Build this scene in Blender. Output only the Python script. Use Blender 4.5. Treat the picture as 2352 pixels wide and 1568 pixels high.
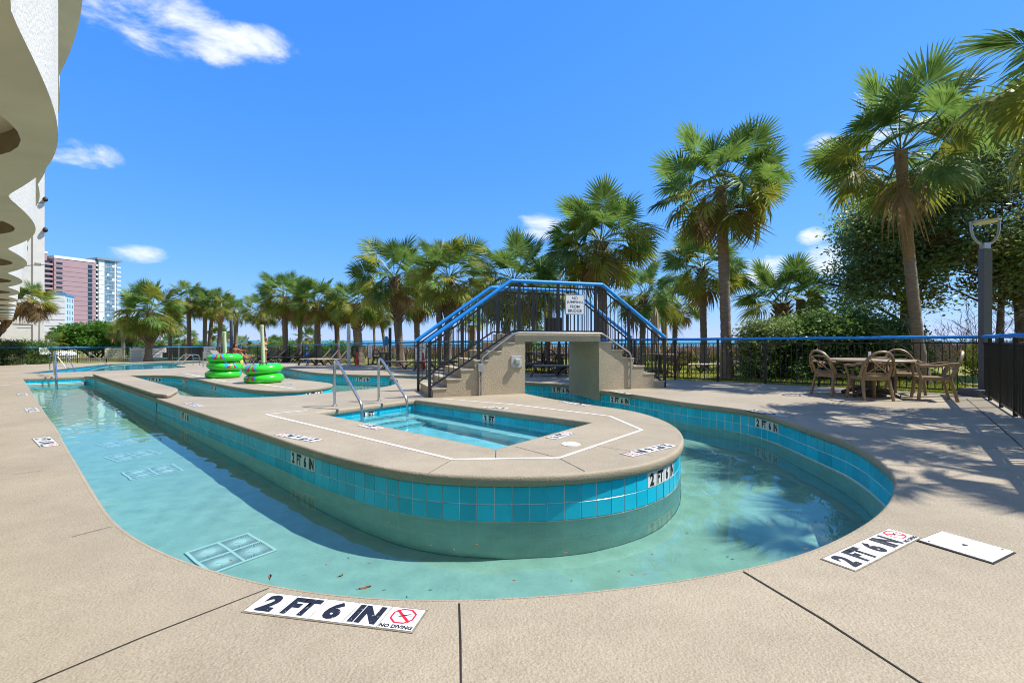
import bpy, bmesh, math, random
import numpy as np
from mathutils import Vector, Matrix, Quaternion, noise
from mathutils.geometry import delaunay_2d_cdt

R = math.radians
sc = bpy.context.scene
for o in list(bpy.data.objects): bpy.data.objects.remove(o)
C = sc.collection

# ------------------------------------------------------------------ camera
F, CX, HY, CAM = 1110.0, 1176.0, 781.0, 1.15
cam = bpy.data.cameras.new('camera'); co = bpy.data.objects.new('camera', cam); C.objects.link(co)
co.location = (0, 0, CAM); co.rotation_euler = (R(90), 0, 0)
cam.lens = 17.0; cam.sensor_width = 36.0; cam.shift_y = -3/2352
cam.clip_start = 0.05; cam.clip_end = 30000
sc.camera = co

# ------------------------------------------------------------------ sun, sky, exposure
SUN_AZ, SUN_EL = R(3), R(55)                 # azimuth measured from +X towards +Y
S = Vector((math.cos(SUN_AZ)*math.cos(SUN_EL), math.sin(SUN_AZ)*math.cos(SUN_EL), math.sin(SUN_EL)))
sl = bpy.data.lights.new('sun', 'SUN'); sl.energy = 3.4; sl.angle = R(0.5); sl.cycles.is_caustics_light = True; sl.color = (1.0, 0.955, 0.88)
so = bpy.data.objects.new('sun', sl); C.objects.link(so)
so.rotation_euler = S.to_track_quat('Z', 'Y').to_euler(); so.location = (30, 5, 40)
sc.view_settings.view_transform = 'Standard'; sc.view_settings.look = 'None'
sc.view_settings.gamma = 1.0; sc.view_settings.use_curve_mapping = False
sc.view_settings.exposure = 1.06

W = bpy.data.worlds.new('World'); sc.world = W; W.use_nodes = True
nt = W.node_tree; N = nt.nodes; LK = nt.links; N.clear()
def wn(t, **k):
    n = N.new(t)
    for a, v in k.items(): setattr(n, a, v)
    return n
def wm(op, a, b=None, c=None):
    n = wn('ShaderNodeMath', operation=op)
    for i, v in enumerate((a, b, c)):
        if v is None: continue
        if isinstance(v, (int, float)): n.inputs[i].default_value = v
        else: LK.new(v, n.inputs[i])
    return n.outputs[0]
sky = wn('ShaderNodeTexSky', sky_type='NISHITA'); sky.sun_disc = False
sky.sun_elevation = SUN_EL; sky.sun_rotation = R(90) - SUN_AZ
sky.air_density = 1.0; sky.dust_density = 0.0; sky.ozone_density = 10.0; sky.altitude = 0
# the clear deep blue of the photograph: one tone curve per channel over the whole sky
sp3 = wn('ShaderNodeSeparateColor'); LK.new(sky.outputs[0], sp3.inputs[0]); cb3 = wn('ShaderNodeCombineColor')
for k_, (a_, g_) in enumerate(((.36, .94), (.85, .55), (2.75, .15))):
    LK.new(wm('MULTIPLY', wm('POWER', sp3.outputs[k_], g_), a_), cb3.inputs[k_])
tcw = wn('ShaderNodeTexCoord'); sep = wn('ShaderNodeSeparateXYZ'); LK.new(tcw.outputs['Generated'], sep.inputs[0])
az = wm('ARCTAN2', sep.outputs[0], sep.outputs[1]); el = wm('ARCSINE', sep.outputs[2])
nz = wn('ShaderNodeTexNoise'); nz.inputs['Scale'].default_value = 7; nz.inputs['Detail'].default_value = 9; nz.inputs['Roughness'].default_value = 0.62; nz.inputs['Distortion'].default_value = 0.35
mp = wn('ShaderNodeMapping'); mp.inputs['Scale'].default_value = (1, 1, 2.2)
LK.new(tcw.outputs['Generated'], mp.inputs[0]); LK.new(mp.outputs[0], nz.inputs['Vector'])
# clouds as compass bearing, elevation and half sizes in degrees; unseen fill clouds are appended below
def sky_dir(px, py):
    u, v = (px-CX)/F, -(py-HY)/F
    return math.atan2(u, 1), math.atan2(v, math.hypot(1, u))
clouds = []
for (px, py, wx, wy) in [(330, 40, 190, 95), (480, 75, 185, 55), (470, 118, 110, 34), (165, 352, 115, 38), (320, 586, 68, 22), (1245, 522, 60, 32),
                         (1885, 335, 60, 34), (2030, 325, 100, 48), (1905, 600, 75, 52), (1870, 545, 40, 22), (1740, 625, 75, 33)]:
    a, e = sky_dir(px, py); a2, _ = sky_dir(px+wx, py); _, e2 = sky_dir(px, py-wy)
    clouds.append((a, e, abs(a2-a), abs(e2-e)))
rr = random.Random(8)
for k in range(40):                            # unseen clouds added outside the view to lift the ambient light
    clouds.append((rr.uniform(1.3, 5.0), rr.uniform(.08, 1.2), rr.uniform(.10, .30), rr.uniform(.04, .13)))
dens = None
for (a, e, ra, re) in clouds:
    d = wm('SUBTRACT', az, a)
    if a > math.pi/2: d = wm('WRAP', d, math.pi, -math.pi)
    q = wm('ADD', wm('POWER', wm('DIVIDE', d, ra), 2), wm('POWER', wm('DIVIDE', wm('SUBTRACT', el, e), re), 2))
    f = wm('SUBTRACT', 1.0, q)
    dens = f if dens is None else wm('MAXIMUM', dens, f)
dens = wm('MAXIMUM', dens, -1.6)
cl = wm('ADD', wm('MULTIPLY', wm('SUBTRACT', nz.outputs[0], 0.5), 4.6), wm('MULTIPLY', dens, 0.85))
cm = wn('ShaderNodeMapRange', interpolation_type='SMOOTHSTEP'); LK.new(cl, cm.inputs[0])
cm.inputs[1].default_value = 0.0; cm.inputs[2].default_value = 1.35; cm.inputs[3].default_value = 0; cm.inputs[4].default_value = 0.92
mx = wn('ShaderNodeMix', data_type='RGBA'); LK.new(cm.outputs[0], mx.inputs[0]); LK.new(cb3.outputs[0], mx.inputs[6]); mx.inputs[7].default_value = (3.6, 3.7, 3.9, 1)
bg = wn('ShaderNodeBackground'); bg.inputs[1].default_value = 0.15; LK.new(mx.outputs[2], bg.inputs[0])
wo = wn('ShaderNodeOutputWorld'); LK.new(bg.outputs[0], wo.inputs[0])

sc.render.engine = 'CYCLES'
sc.cycles.max_bounces = 8; sc.cycles.transparent_max_bounces = 16; sc.cycles.use_denoising = True
sc.cycles.pixel_filter_type = 'BLACKMAN_HARRIS'; sc.cycles.filter_width = 1.05
sc.cycles.denoising_input_passes = 'RGB_ALBEDO_NORMAL'; sc.cycles.denoising_prefilter = 'ACCURATE'
sc.cycles.caustics_reflective = False; sc.cycles.caustics_refractive = True
sc.cycles.sample_clamp_indirect = 4

# ------------------------------------------------------------------ the lie of the land
def zd(x, y):                                  # the pool deck falls gently away to the far left
    x = max(-70, min(40, x)); y = max(-12, min(48, y))
    q = -.2*x + .8*y - 17
    return .0055*x - .004*y + .0166 - (.0145*q if q > 0 else 0)
def zt(x, y):                                  # lawn, dune, beach
    s = .6*x + .8*y
    z = zd(x, y) - .06
    if s > 34: z += .35*min(1, (s-34)/10) * (1 if x > -30 else max(0, 1-(-30-x)/25))
    if s > 52: z -= min(3.4, (s-52)*.10)
    return z
def g(px, py, dz=0.0, ground=zd):              # where a line of sight meets the ground
    u, v = (px-CX)/F, -(py-HY)/F
    lo, hi = 0.3, 400.0
    for _ in range(60):
        m = (lo+hi)/2
        if CAM + m*v > ground(m*u, m) + dz: lo = m
        else: hi = m
    t = (lo+hi)/2
    return Vector((t*u, t, ground(t*u, t) + dz))
def at(px, py, D): return Vector(((px-CX)/F*D, D, CAM - (py-HY)/F*D))

# ------------------------------------------------------------------ materials
MATS = {}
def mat(name, col, rough=.6, metal=0., var=0., vs=6., bump=0., bs=60., spec=.5, coat=0., world=False, col2=None, detail=4, rnd=0.):
    if name in MATS: return MATS[name]
    m = bpy.data.materials.new(name); m.use_nodes = True
    n = m.node_tree.nodes; l = m.node_tree.links; b = n['Principled BSDF']
    b.inputs['Base Color'].default_value = (*col, 1); b.inputs['Roughness'].default_value = rough
    b.inputs['Metallic'].default_value = metal; b.inputs['Specular IOR Level'].default_value = spec
    b.inputs['Coat Weight'].default_value = coat
    if var or bump or col2:
        if world:
            vec = n.new('ShaderNodeNewGeometry').outputs['Position']
        else:
            vec = n.new('ShaderNodeTexCoord').outputs['Object']
    if var or col2:
        t = n.new('ShaderNodeTexNoise'); t.inputs['Scale'].default_value = vs; t.inputs['Detail'].default_value = detail; t.inputs['Roughness'].default_value = .6
        l.new(vec, t.inputs['Vector'])
        r = n.new('ShaderNodeValToRGB'); r.color_ramp.elements[0].position = .3; r.color_ramp.elements[1].position = .7
        c2 = col2 or tuple(c*(1-var) for c in col); c1 = col if col2 else tuple(min(1, c*(1+var)) for c in col)
        r.color_ramp.elements[0].color = (*c2, 1); r.color_ramp.elements[1].color = (*c1, 1)
        l.new(t.outputs[0], r.inputs[0]); src = r.outputs[0]
        if rnd:
            oi = n.new('ShaderNodeObjectInfo'); h = n.new('ShaderNodeHueSaturation'); mr = n.new('ShaderNodeMapRange')
            mr.inputs[3].default_value = 1-rnd; mr.inputs[4].default_value = 1+rnd
            l.new(oi.outputs['Random'], mr.inputs[0]); l.new(mr.outputs[0], h.inputs['Value']); l.new(src, h.inputs['Color']); src = h.outputs[0]
        l.new(src, b.inputs['Base Color'])
    if bump:
        t2 = n.new('ShaderNodeTexNoise'); t2.inputs['Scale'].default_value = bs; t2.inputs['Detail'].default_value = 3
        l.new(vec, t2.inputs['Vector'])
        bp = n.new('ShaderNodeBump'); bp.inputs['Strength'].default_value = bump; bp.inputs['Distance'].default_value = .01
        l.new(t2.outputs[0], bp.inputs['Height']); l.new(bp.outputs[0], b.inputs['Normal'])
    MATS[name] = m
    return m

def leaf_mat(name, c1, c2, trans=.3, scale=1.2, rough=.45, rnd=.25, world=True, spec=.28):
    m = bpy.data.materials.new(name); m.use_nodes = True
    n = m.node_tree.nodes; l = m.node_tree.links; b = n['Principled BSDF']
    vec = n.new('ShaderNodeNewGeometry').outputs['Position'] if world else n.new('ShaderNodeTexCoord').outputs['Object']
    t = n.new('ShaderNodeTexNoise'); t.inputs['Scale'].default_value = scale; t.inputs['Detail'].default_value = 6; t.inputs['Roughness'].default_value = .75
    l.new(vec, t.inputs['Vector'])
    r = n.new('ShaderNodeValToRGB'); r.color_ramp.elements[0].position = .32; r.color_ramp.elements[1].position = .68
    r.color_ramp.elements[0].color = (*c1, 1); r.color_ramp.elements[1].color = (*c2, 1)
    l.new(t.outputs[0], r.inputs[0])
    oi = n.new('ShaderNodeObjectInfo'); h = n.new('ShaderNodeHueSaturation'); mr = n.new('ShaderNodeMapRange')
    mr.inputs[3].default_value = 1-rnd; mr.inputs[4].default_value = 1+rnd
    l.new(oi.outputs['Random'], mr.inputs[0]); l.new(mr.outputs[0], h.inputs['Value']); l.new(r.outputs[0], h.inputs['Color'])
    l.new(h.outputs[0], b.inputs['Base Color']); b.inputs['Roughness'].default_value = rough+.10; b.inputs['Specular IOR Level'].default_value = spec
    tr = n.new('ShaderNodeBsdfTranslucent'); l.new(h.outputs[0], tr.inputs[0])
    ms = n.new('ShaderNodeMixShader'); ms.inputs[0].default_value = trans
    l.new(b.outputs[0], ms.inputs[1]); l.new(tr.outputs[0], ms.inputs[2])
    l.new(ms.outputs[0], n['Material Output'].inputs[0])
    MATS[name] = m
    return m

def water_mat(name, tint, bscale, bstr, deep=0.0):
    m = bpy.data.materials.new(name); m.use_nodes = True
    n = m.node_tree.nodes; l = m.node_tree.links; n.clear()
    out = n.new('ShaderNodeOutputMaterial'); gl = n.new('ShaderNodeBsdfGlass'); gl.inputs['Roughness'].default_value = 0; gl.inputs['IOR'].default_value = 1.333
    gl.inputs['Color'].default_value = (*tint, 1); l.new(gl.outputs[0], out.inputs[0])
    MATS[name] = m
    return m

# ------------------------------------------------------------------ objects
def tag(o, label=None, cat=None, group=None, kind=None):
    if label: o['label'] = label
    if cat: o['category'] = cat
    if group: o['group'] = group
    if kind: o['kind'] = kind
    return o
def link(name, me, parent=None, loc=None, rot=None, m=None):
    o = bpy.data.objects.new(name, me); C.objects.link(o)
    if parent: o.parent = parent
    if loc is not None: o.location = loc
    if rot is not None: o.rotation_euler = rot
    if m and me and not me.materials: me.materials.append(m)
    return o
def empty(name, loc=(0, 0, 0), rz=0., **k):
    o = bpy.data.objects.new(name, None); C.objects.link(o); o.location = loc; o.rotation_euler = (0, 0, rz)
    o.empty_display_size = .2
    return tag(o, **k)
def copy_tree(o, parent=None):
    c = o.copy(); C.objects.link(c)
    if parent: c.parent = parent
    for ch in o.children: copy_tree(ch, c)
    return c

class MB:
    """collects faces for one mesh"""
    def __init__(s): s.v = []; s.f = []
    def add(s, vs, fs):
        k = len(s.v); s.v += [tuple(p) for p in vs]; s.f += [tuple(i+k for i in f) for f in fs]; return s
    def box(s, c, d, rot=None, ch=0.0):
        hx, hy, hz = d[0]/2, d[1]/2, d[2]/2
        M = Matrix.Rotation(rot, 3, 'Z') if isinstance(rot, (int, float)) else (rot or Matrix.Identity(3))
        c = Vector(c)
        if ch <= 0:
            p = [Vector((x*hx, y*hy, z*hz)) for z in (-1, 1) for y in (-1, 1) for x in (-1, 1)]
            return s.add([c + M @ q for q in p], [(0,2,3,1),(4,5,7,6),(0,1,5,4),(2,6,7,3),(0,4,6,2),(1,3,7,5)])
        bm = bmesh.new(); bmesh.ops.create_cube(bm, size=1)
        for v in bm.verts: v.co = Vector((v.co.x*d[0], v.co.y*d[1], v.co.z*d[2]))
        bmesh.ops.bevel(bm, geom=list(bm.edges), offset=ch, segments=2, affect='EDGES', profile=.6)
        bm.verts.ensure_lookup_table()
        s.add([c + M @ v.co for v in bm.verts], [[v.index for v in f.verts] for f in bm.faces]); bm.free(); return s
    def bar(s, a, b, w, h=None, up=(0, 0, 1)):
        a, b = Vector(a), Vector(b); h = h or w; d = (b-a); L = d.length; d.normalize()
        x = d.cross(Vector(up))
        if x.length < 1e-4: x = d.cross(Vector((0, 1, 0)))
        x.normalize(); y = x.cross(d)
        return s.box((a+b)/2, (w, L, h), Matrix((x, d, y)).transposed())
    def tube(s, pts, r, n=8, closed=False, cap=True, sx=1.0):
        P = [Vector(p) for p in pts]; m = len(P); rs = r if isinstance(r, (list, tuple)) else [r]*m
        up = None; rings = []
        for i, p in enumerate(P):
            if closed: d = P[(i+1) % m] - P[i-1]
            else: d = P[min(i+1, m-1)] - P[max(i-1, 0)]
            d.normalize()
            if up is None:
                up = Vector((0, 0, 1)) if abs(d.z) < .9 else Vector((1, 0, 0))
            x = d.cross(up); x.normalize(); y = x.cross(d); y.normalize(); up = y
            rings.append([p + (x*math.cos(2*math.pi*k/n)*sx + y*math.sin(2*math.pi*k/n))*rs[i] for k in range(n)])
        vs = [q for ring in rings for q in ring]; fs = []
        for i in range(m if closed else m-1):
            j = (i+1) % m
            for k in range(n):
                fs.append((i*n+k, i*n+(k+1) % n, j*n+(k+1) % n, j*n+k))
        if cap and not closed:
            fs.append(tuple(range(n-1, -1, -1))); fs.append(tuple((m-1)*n+k for k in range(n)))
        return s.add(vs, fs)
    def lathe(s, prof, c=(0, 0, 0), n=24):
        c = Vector(c); vs = []; fs = []
        for (r, z) in prof:
            for k in range(n):
                a = 2*math.pi*k/n; vs.append(c + Vector((r*math.cos(a), r*math.sin(a), z)))
        for i in range(len(prof)-1):
            for k in range(n): fs.append((i*n+k, i*n+(k+1) % n, (i+1)*n+(k+1) % n, (i+1)*n+k))
        fs.append(tuple(range(n-1, -1, -1))); fs.append(tuple((len(prof)-1)*n+k for k in range(n)))
        return s.add(vs, fs)
    def prism(s, poly, z0, z1):
        n = len(poly)
        a = sum(poly[i][0]*poly[(i+1) % n][1]-poly[(i+1) % n][0]*poly[i][1] for i in range(n))
        if a < 0: poly = poly[::-1]
        vs = [(p[0], p[1], z0) for p in poly] + [(p[0], p[1], z1) for p in poly]
        fs = [tuple(range(n-1, -1, -1)), tuple(range(n, 2*n))] + [(i, (i+1) % n, n+(i+1) % n, n+i) for i in range(n)]
        return s.add(vs, fs)
    def mesh(s, name, m=None, smooth=False):
        me = bpy.data.meshes.new(name); me.from_pydata(s.v, [], s.f); me.update()
        if m: me.materials.append(m)
        if smooth:
            me.polygons.foreach_set('use_smooth', [True]*len(me.polygons))
        return me
    def obj(s, name, m, parent=None, smooth=False, **k):
        return tag(link(name, s.mesh(name, m, smooth), parent), **k)
def auto_smooth(o, ang=40):
    me = o.data
    me.polygons.foreach_set('use_smooth', [True]*len(me.polygons))
    me.set_sharp_from_angle(angle=R(ang)); return o
def bev(o, w=.01, seg=2):
    md = o.modifiers.new('bevel', 'BEVEL'); md.width = w; md.segments = seg; md.limit_method = 'ANGLE'; return o
def np_mesh(name, V, Fq, m=None):
    me = bpy.data.meshes.new(name); V = np.asarray(V, np.float32); Fq = np.asarray(Fq, np.int32); k = Fq.shape[1]
    me.vertices.add(len(V)); me.vertices.foreach_set('co', V.ravel())
    me.loops.add(Fq.size); me.loops.foreach_set('vertex_index', Fq.ravel())
    me.polygons.add(len(Fq)); me.polygons.foreach_set('loop_start', np.arange(0, Fq.size, k, dtype=np.int32))
    me.update(calc_edges=True)
    if m: me.materials.append(m)
    return me

_txt = {}
def text_mesh(s, h, bold=.02, sx=1.0):
    key = (s, h, bold, sx)
    if key in _txt: return _txt[key]
    cu = bpy.data.curves.new('lettering', 'FONT'); cu.body = s; cu.size = 1; cu.offset = bold; cu.align_x = 'CENTER'; cu.resolution_u = 3
    cu.space_line = .82
    o = bpy.data.objects.new('tmp', cu); C.objects.link(o); bpy.context.view_layer.update()
    me = bpy.data.meshes.new_from_object(o.evaluated_get(bpy.context.evaluated_depsgraph_get()))
    bpy.data.objects.remove(o); bpy.data.curves.remove(cu)
    me.name = 'lettering'
    co_ = np.zeros(len(me.vertices)*3); me.vertices.foreach_get('co', co_); co_ = co_.reshape(-1, 3)
    mn, mxx = co_.min(0), co_.max(0); k = h/(mxx[1]-mn[1])
    co_ = (co_-(mn+mxx)/2)*np.array([k*sx, k, 0]); me.vertices.foreach_set('co', co_.ravel()); me.update()
    _txt[key] = me
    return me
def text(s, h, m, parent, M, bold=.02, sx=1.0, name='lettering', width=None):
    me = text_mesh(s, h, bold, sx)
    if width:
        xs = [v.co.x for v in me.vertices]; w = max(xs)-min(xs)
        me = text_mesh(s, h, bold, sx*width/w)
    if not me.materials: me.materials.append(m)
    o = bpy.data.objects.new(name, me); C.objects.link(o); o.parent = parent; o.matrix_local = M
    return o
def frame(o, x, y, z): # matrix with the given origin and axes
    M = Matrix((Vector(x), Vector(y), Vector(z))).transposed().to_4x4(); M.translation = Vector(o); return M

# palette
concrete = None
STEEL = mat('brushed_steel', (.62, .62, .63), .22, 1.0, var=.06, vs=3)
BLACK = mat('black_paint', (.012, .013, .017), .42, var=.3, vs=8)
FOAM = mat('blue_foam', (.004, .26, .80), .5, var=.10, vs=2.2)
FOAMF = mat('faded_blue_foam', (.02, .22, .48), .6, var=.2, vs=1.5)
INK = mat('black_ink', (.008, .009, .018), .6, col2=(.008, .009, .018), vs=55)
_r = [q for q in INK.node_tree.nodes if q.type == 'VALTORGB'][0].color_ramp      # worn specks in the lettering
_r.elements[0].position = .635; _r.elements[1].position = .67; _r.elements[1].color = (.35, .35, .36, 1)
NAVY = mat('navy_ink', (.012, .025, .16), .6, var=.1, vs=60)
RED = mat('red_print', (.55, .01, .02), .5, var=.1, vs=40)
WHT = mat('white_tile_face', (.74, .74, .72), .35, var=.05, vs=20, bump=.05, bs=90)
SIGNW = mat('white_sign_face', (.84, .85, .84), .4, var=.04, vs=9)
CREAM = mat('cream_sign_face', (.82, .76, .46), .45, var=.05, vs=9)
# ================================================================== deck and pools
def xy(px, py, dz=0.0): p = g(px, py, dz); return np.array((p.x, p.y))
def cr(pts, step=.09):                        # smooth curve through the points
    P = [np.array(p, float) for p in pts]
    if len(P) == 2:
        n = max(1, int(np.linalg.norm(P[1]-P[0])/step)); return [P[0]+(P[1]-P[0])*i/n for i in range(n+1)]
    P = [2*P[0]-P[1]] + P + [2*P[-1]-P[-2]]; out = []
    for i in range(1, len(P)-2):
        p0, p1, p2, p3 = P[i-1:i+3]
        t0 = 0; t1 = t0+max(1e-6, np.linalg.norm(p1-p0))**.5; t2 = t1+np.linalg.norm(p2-p1)**.5; t3 = t2+max(1e-6, np.linalg.norm(p3-p2))**.5
        n = max(1, int(np.linalg.norm(p2-p1)/step))
        for k in range(n):
            t = t1+(t2-t1)*k/n
            A1 = (t1-t)/(t1-t0)*p0+(t-t0)/(t1-t0)*p1; A2 = (t2-t)/(t2-t1)*p1+(t-t1)/(t2-t1)*p2; A3 = (t3-t)/(t3-t2)*p2+(t-t2)/(t3-t2)*p3
            B1 = (t2-t)/(t2-t0)*A1+(t-t0)/(t2-t0)*A2; B2 = (t3-t)/(t3-t1)*A2+(t-t1)/(t3-t1)*A3
            out.append((t2-t)/(t2-t1)*B1+(t-t1)/(t2-t1)*B2)
    out.append(P[-2]); return out
def loop(*segs):
    out = []
    for s in segs:
        if out and np.linalg.norm(np.array(s[0])-out[-1]) < 1e-6: s = s[1:]
        out += [np.array(p) for p in s]
    if np.linalg.norm(out[0]-out[-1]) < 1e-6: out.pop()
    return out
def relax(pts, it=6, closed=True):
    P = np.array(pts)
    for _ in range(it): P = P*.5 + (np.roll(P, 1, 0)+np.roll(P, -1, 0))*.25
    return list(P)
V = lambda L, dz=0.0: [xy(*p, dz) for p in L]
outer_pts = [(50.6,868),(106,956),(123,979),(146,1022),(174,1070),(215,1140),(262.6,1207.6),(350,1262.6),(435,1297),(620,1347.6),(820,1375),(1055,1381.5),(1176,1377),(1441,1352),(1706,1310),(1846,1277),(1926,1242),(2006,1197.5),(2046,1162),(2065,1112.5),(2061,1087),(2026,1057),(1956,1014.6),(1876,987),(1726,942),(1566,922),(1456,905),(1371,894.5),(1311,882.5),(1196,876),(1100,868),(966,862),(905,861),(812,859.5),(726,855),(638,843.5),(570,842),(545,846),(541,851),(560,856),(600,862),(641,867),(700,873),(745,878),(765,882),(745,887),(690,893.5),(629,896.5),(592,894.5),(543,888),(494,878.5),(448,868.5),(391,861.5),(273.5,861)]
isl_pts = [(406,899),(421,908.5),(543,913),(641,910),(714,905),(772.6,900),(836,893.8),(885,888),(908,882),(916,875.5),(908,869.6),(892,867),(930,868.5),(978,872),(1100,884),(1196,901.6),(1265,915.5),(1356,929.5),(1455,944),(1528.6,967.6),(1558,988),(1566.5,1008.6),(1558,1029),(1528.6,1049.7),(1455,1070),(1344,1085),(1221,1091.5),(1103.6,1091),(987,1086.5),(900.6,1075),(828,1059),(764,1043),(714,1028.5),(627,1000),(536,970.4),(445,941),(362,914)]
def soften(seg, it=10):
    P = np.array(seg)
    for _ in range(it): P[1:-1] = P[1:-1]*.5+(P[2:]+P[:-2])*.25
    return list(P)
A_ = soften(cr(V(outer_pts)), 14); I_ = soften(cr(V(isl_pts)), 14)
DZ = .085
dfar = V([(273.5,861)]) + V([(404,891),(398,899)], DZ); dnear = V([(384,905),(357,902.5),(216,858.5)], DZ)
river = loop(A_, cr([A_[-1], dfar[1]]), [dfar[2]], I_, [dnear[0], dnear[1]], cr([dnear[1], dnear[2]]), cr([dnear[2], xy(196,863)]), cr([xy(196,863), A_[0]]))
spa = loop(*[cr(V(s)) for s in ([(718,946.5),(953,917)], [(953,917),(1364.5,969.6)], [(1364.5,969.6),(1138.8,1032)], [(1138.8,1032),(718,946.5)])])
kid_pts = [(46,856),(105,849),(161.5,843),(210,838),(260,834),(330,831.5),(417,830),(455,829.6),(466,831),(440,834),(406,838.5),(427,843),(400,845),(365,846.5),(290,849.5),(208.5,852.5),(130,855.5),(65,857.5),(46,856)]
kid = loop(relax(loop(cr(V(kid_pts), .15)), 4))
fl = V([(2267,912),(2120,902),(1881,887.2),(1550.7,872),(1300,860),(1100,850.5),(846,838),(720,832.5),(592,828.2),(463.6,827.8),(245,831.6),(104,835.6),(0,839.4)])
deck_out = [np.array(p) for p in [(-5.6,-9.5),(3.6,-8.6),(1.25,-1.25),(9.75,9.75)]] + [p+np.array((.05,.15)) for p in fl[1:]] + [np.array(p) for p in [(-48,33),(-60,26),(-40,2),(-22,-9.5)]]

def inside(P, poly):
    poly = np.asarray(poly); x, y = P[:, 0], P[:, 1]; c = np.zeros(len(P), bool)
    a = poly; b = np.roll(poly, -1, 0)
    for (x0, y0), (x1, y1) in zip(a, b):
        k = ((y0 > y) != (y1 > y))
        with np.errstate(divide='ignore', invalid='ignore'):
            xx = (x1-x0)*(y-y0)/(y1-y0 if y1 != y0 else 1e-12)+x0
        c ^= k & (x < xx)
    return c
def fill(name, loops, zf, m, step=None, parent=None):
    pts = []; ed = []
    for L in loops:
        k = len(pts); n = len(L); pts += [Vector((float(p[0]), float(p[1]))) for p in L]; ed += [(k+i, k+(i+1) % n) for i in range(n)]
    if step:
        A = np.array([tuple(p) for p in pts]); mn, mx_ = A.min(0), A.max(0)
        X, Y = np.meshgrid(np.arange(mn[0]+.13, mx_[0], step), np.arange(mn[1]+.17, mx_[1], step)); G = np.c_[X.ravel(), Y.ravel()]
        c = np.zeros(len(G), bool)
        for L in loops: c ^= inside(G, L)
        G = G[c]
        if step > .3: G = G[(np.abs(G[:, None, :]-A[None, ::3, :]).max(2).min(1) > step*.3)]
        pts += [Vector((float(a), float(b))) for a, b in G]
    vs, es, fs, _, _, _ = delaunay_2d_cdt(pts, ed, [], 0, 1e-5)
    Cn = np.array([np.mean([vs[i] for i in f], axis=0) for f in fs]); c = np.zeros(len(fs), bool)
    for L in loops: c ^= inside(Cn, L)
    mb = MB(); mb.v = [(v[0], v[1], zf(v[0], v[1])) for v in vs]; mb.f = [tuple(f) for f, k in zip(fs, c) if k]
    # upward faces
    out = []
    for f in mb.f:
        a, b, d = (mb.v[i] for i in f[:3])
        out.append(f if (b[0]-a[0])*(d[1]-a[1])-(b[1]-a[1])*(d[0]-a[0]) > 0 else f[::-1])
    mb.f = out
    return mb.obj(name, m, parent)
def normals(L, pool_inside):                  # unit normals pointing into the pool
    P = np.array(L); a = P-np.roll(P, 1, 0); b = np.roll(P, -1, 0)-P
    a /= np.linalg.norm(a, axis=1)[:, None]+1e-12; b /= np.linalg.norm(b, axis=1)[:, None]+1e-12
    t = a+b; t /= np.linalg.norm(t, axis=1)[:, None]+1e-12
    area = 0.5*np.sum(P[:, 0]*np.roll(P[:, 1], -1)-np.roll(P[:, 0], -1)*P[:, 1])
    n = np.c_[-t[:, 1], t[:, 0]]*(1 if area > 0 else -1)*(1 if pool_inside else -1)
    k = 1/np.clip(np.abs(np.sum(a*t, 1)), .55, 1)
    return n*k[:, None]

# concrete: cool-deck stipple, faint stains and patches
def concrete_mat(name, col, stip=.35, bscale=70):
    m = bpy.data.materials.new(name); m.use_nodes = True
    n = m.node_tree.nodes; l = m.node_tree.links; b = n['Principled BSDF']; b.inputs['Roughness'].default_value = .62; b.inputs['Specular IOR Level'].default_value = .35
    pos = n.new('ShaderNodeNewGeometry').outputs['Position']
    def nz(s, d, r=.6, dist=0):
        t = n.new('ShaderNodeTexNoise'); t.inputs['Scale'].default_value = s; t.inputs['Detail'].default_value = d; t.inputs['Roughness'].default_value = r; t.inputs['Distortion'].default_value = dist
        l.new(pos, t.inputs['Vector']); return t.outputs[0]
    def ramp(f, a, ca, bb, cb):
        r = n.new('ShaderNodeValToRGB'); r.color_ramp.elements[0].position = a; r.color_ramp.elements[1].position = bb
        r.color_ramp.elements[0].color = (*ca, 1); r.color_ramp.elements[1].color = (*cb, 1); l.new(f, r.inputs[0]); return r.outputs[0]
    def mul(a, bb, f=1.0):
        x = n.new('ShaderNodeMix'); x.data_type = 'RGBA'; x.blend_type = 'MULTIPLY'; x.inputs[0].default_value = f; l.new(a, x.inputs[6]); l.new(bb, x.inputs[7]); return x.outputs[2]
    big = ramp(nz(.45, 6, .65, .4), .33, tuple(c*.82 for c in col), .68, tuple(c*1.07 for c in col))
    mid = ramp(nz(5, 5, .7), .3, (.90, .89, .88), .62, (1, 1, 1))
    fine = ramp(nz(150, 2), .34, (.74, .74, .74), .6, (1.05, 1.05, 1.05))
    spots = ramp(nz(1.3, 9, .8), .27, (.66, .63, .60), .36, (1, 1, 1))
    l.new(mul(mul(mul(big, mid), fine, .8), spots, .7), b.inputs['Base Color'])
    v = n.new('ShaderNodeTexVoronoi'); v.inputs['Scale'].default_value = bscale; v.feature = 'SMOOTH_F1'; l.new(pos, v.inputs['Vector'])
    ad = n.new('ShaderNodeMath'); ad.operation = 'MULTIPLY_ADD'; l.new(nz(bscale*.55, 3), ad.inputs[0]); ad.inputs[1].default_value = 1.4; l.new(v.outputs[0], ad.inputs[2])
    bp = n.new('ShaderNodeBump'); bp.inputs['Strength'].default_value = stip; bp.inputs['Distance'].default_value = .006; l.new(ad.outputs[0], bp.inputs['Height']); l.new(bp.outputs[0], b.inputs['Normal'])
    MATS[name] = m; return m
DECK = concrete_mat('deck_concrete', (.400, .338, .242), .5, 95)
STUC = concrete_mat('bridge_stucco', (.50, .42, .295), .7, 70)
GROUT = mat('grout', (.78, .80, .78), .8, var=.1, vs=8)
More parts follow.
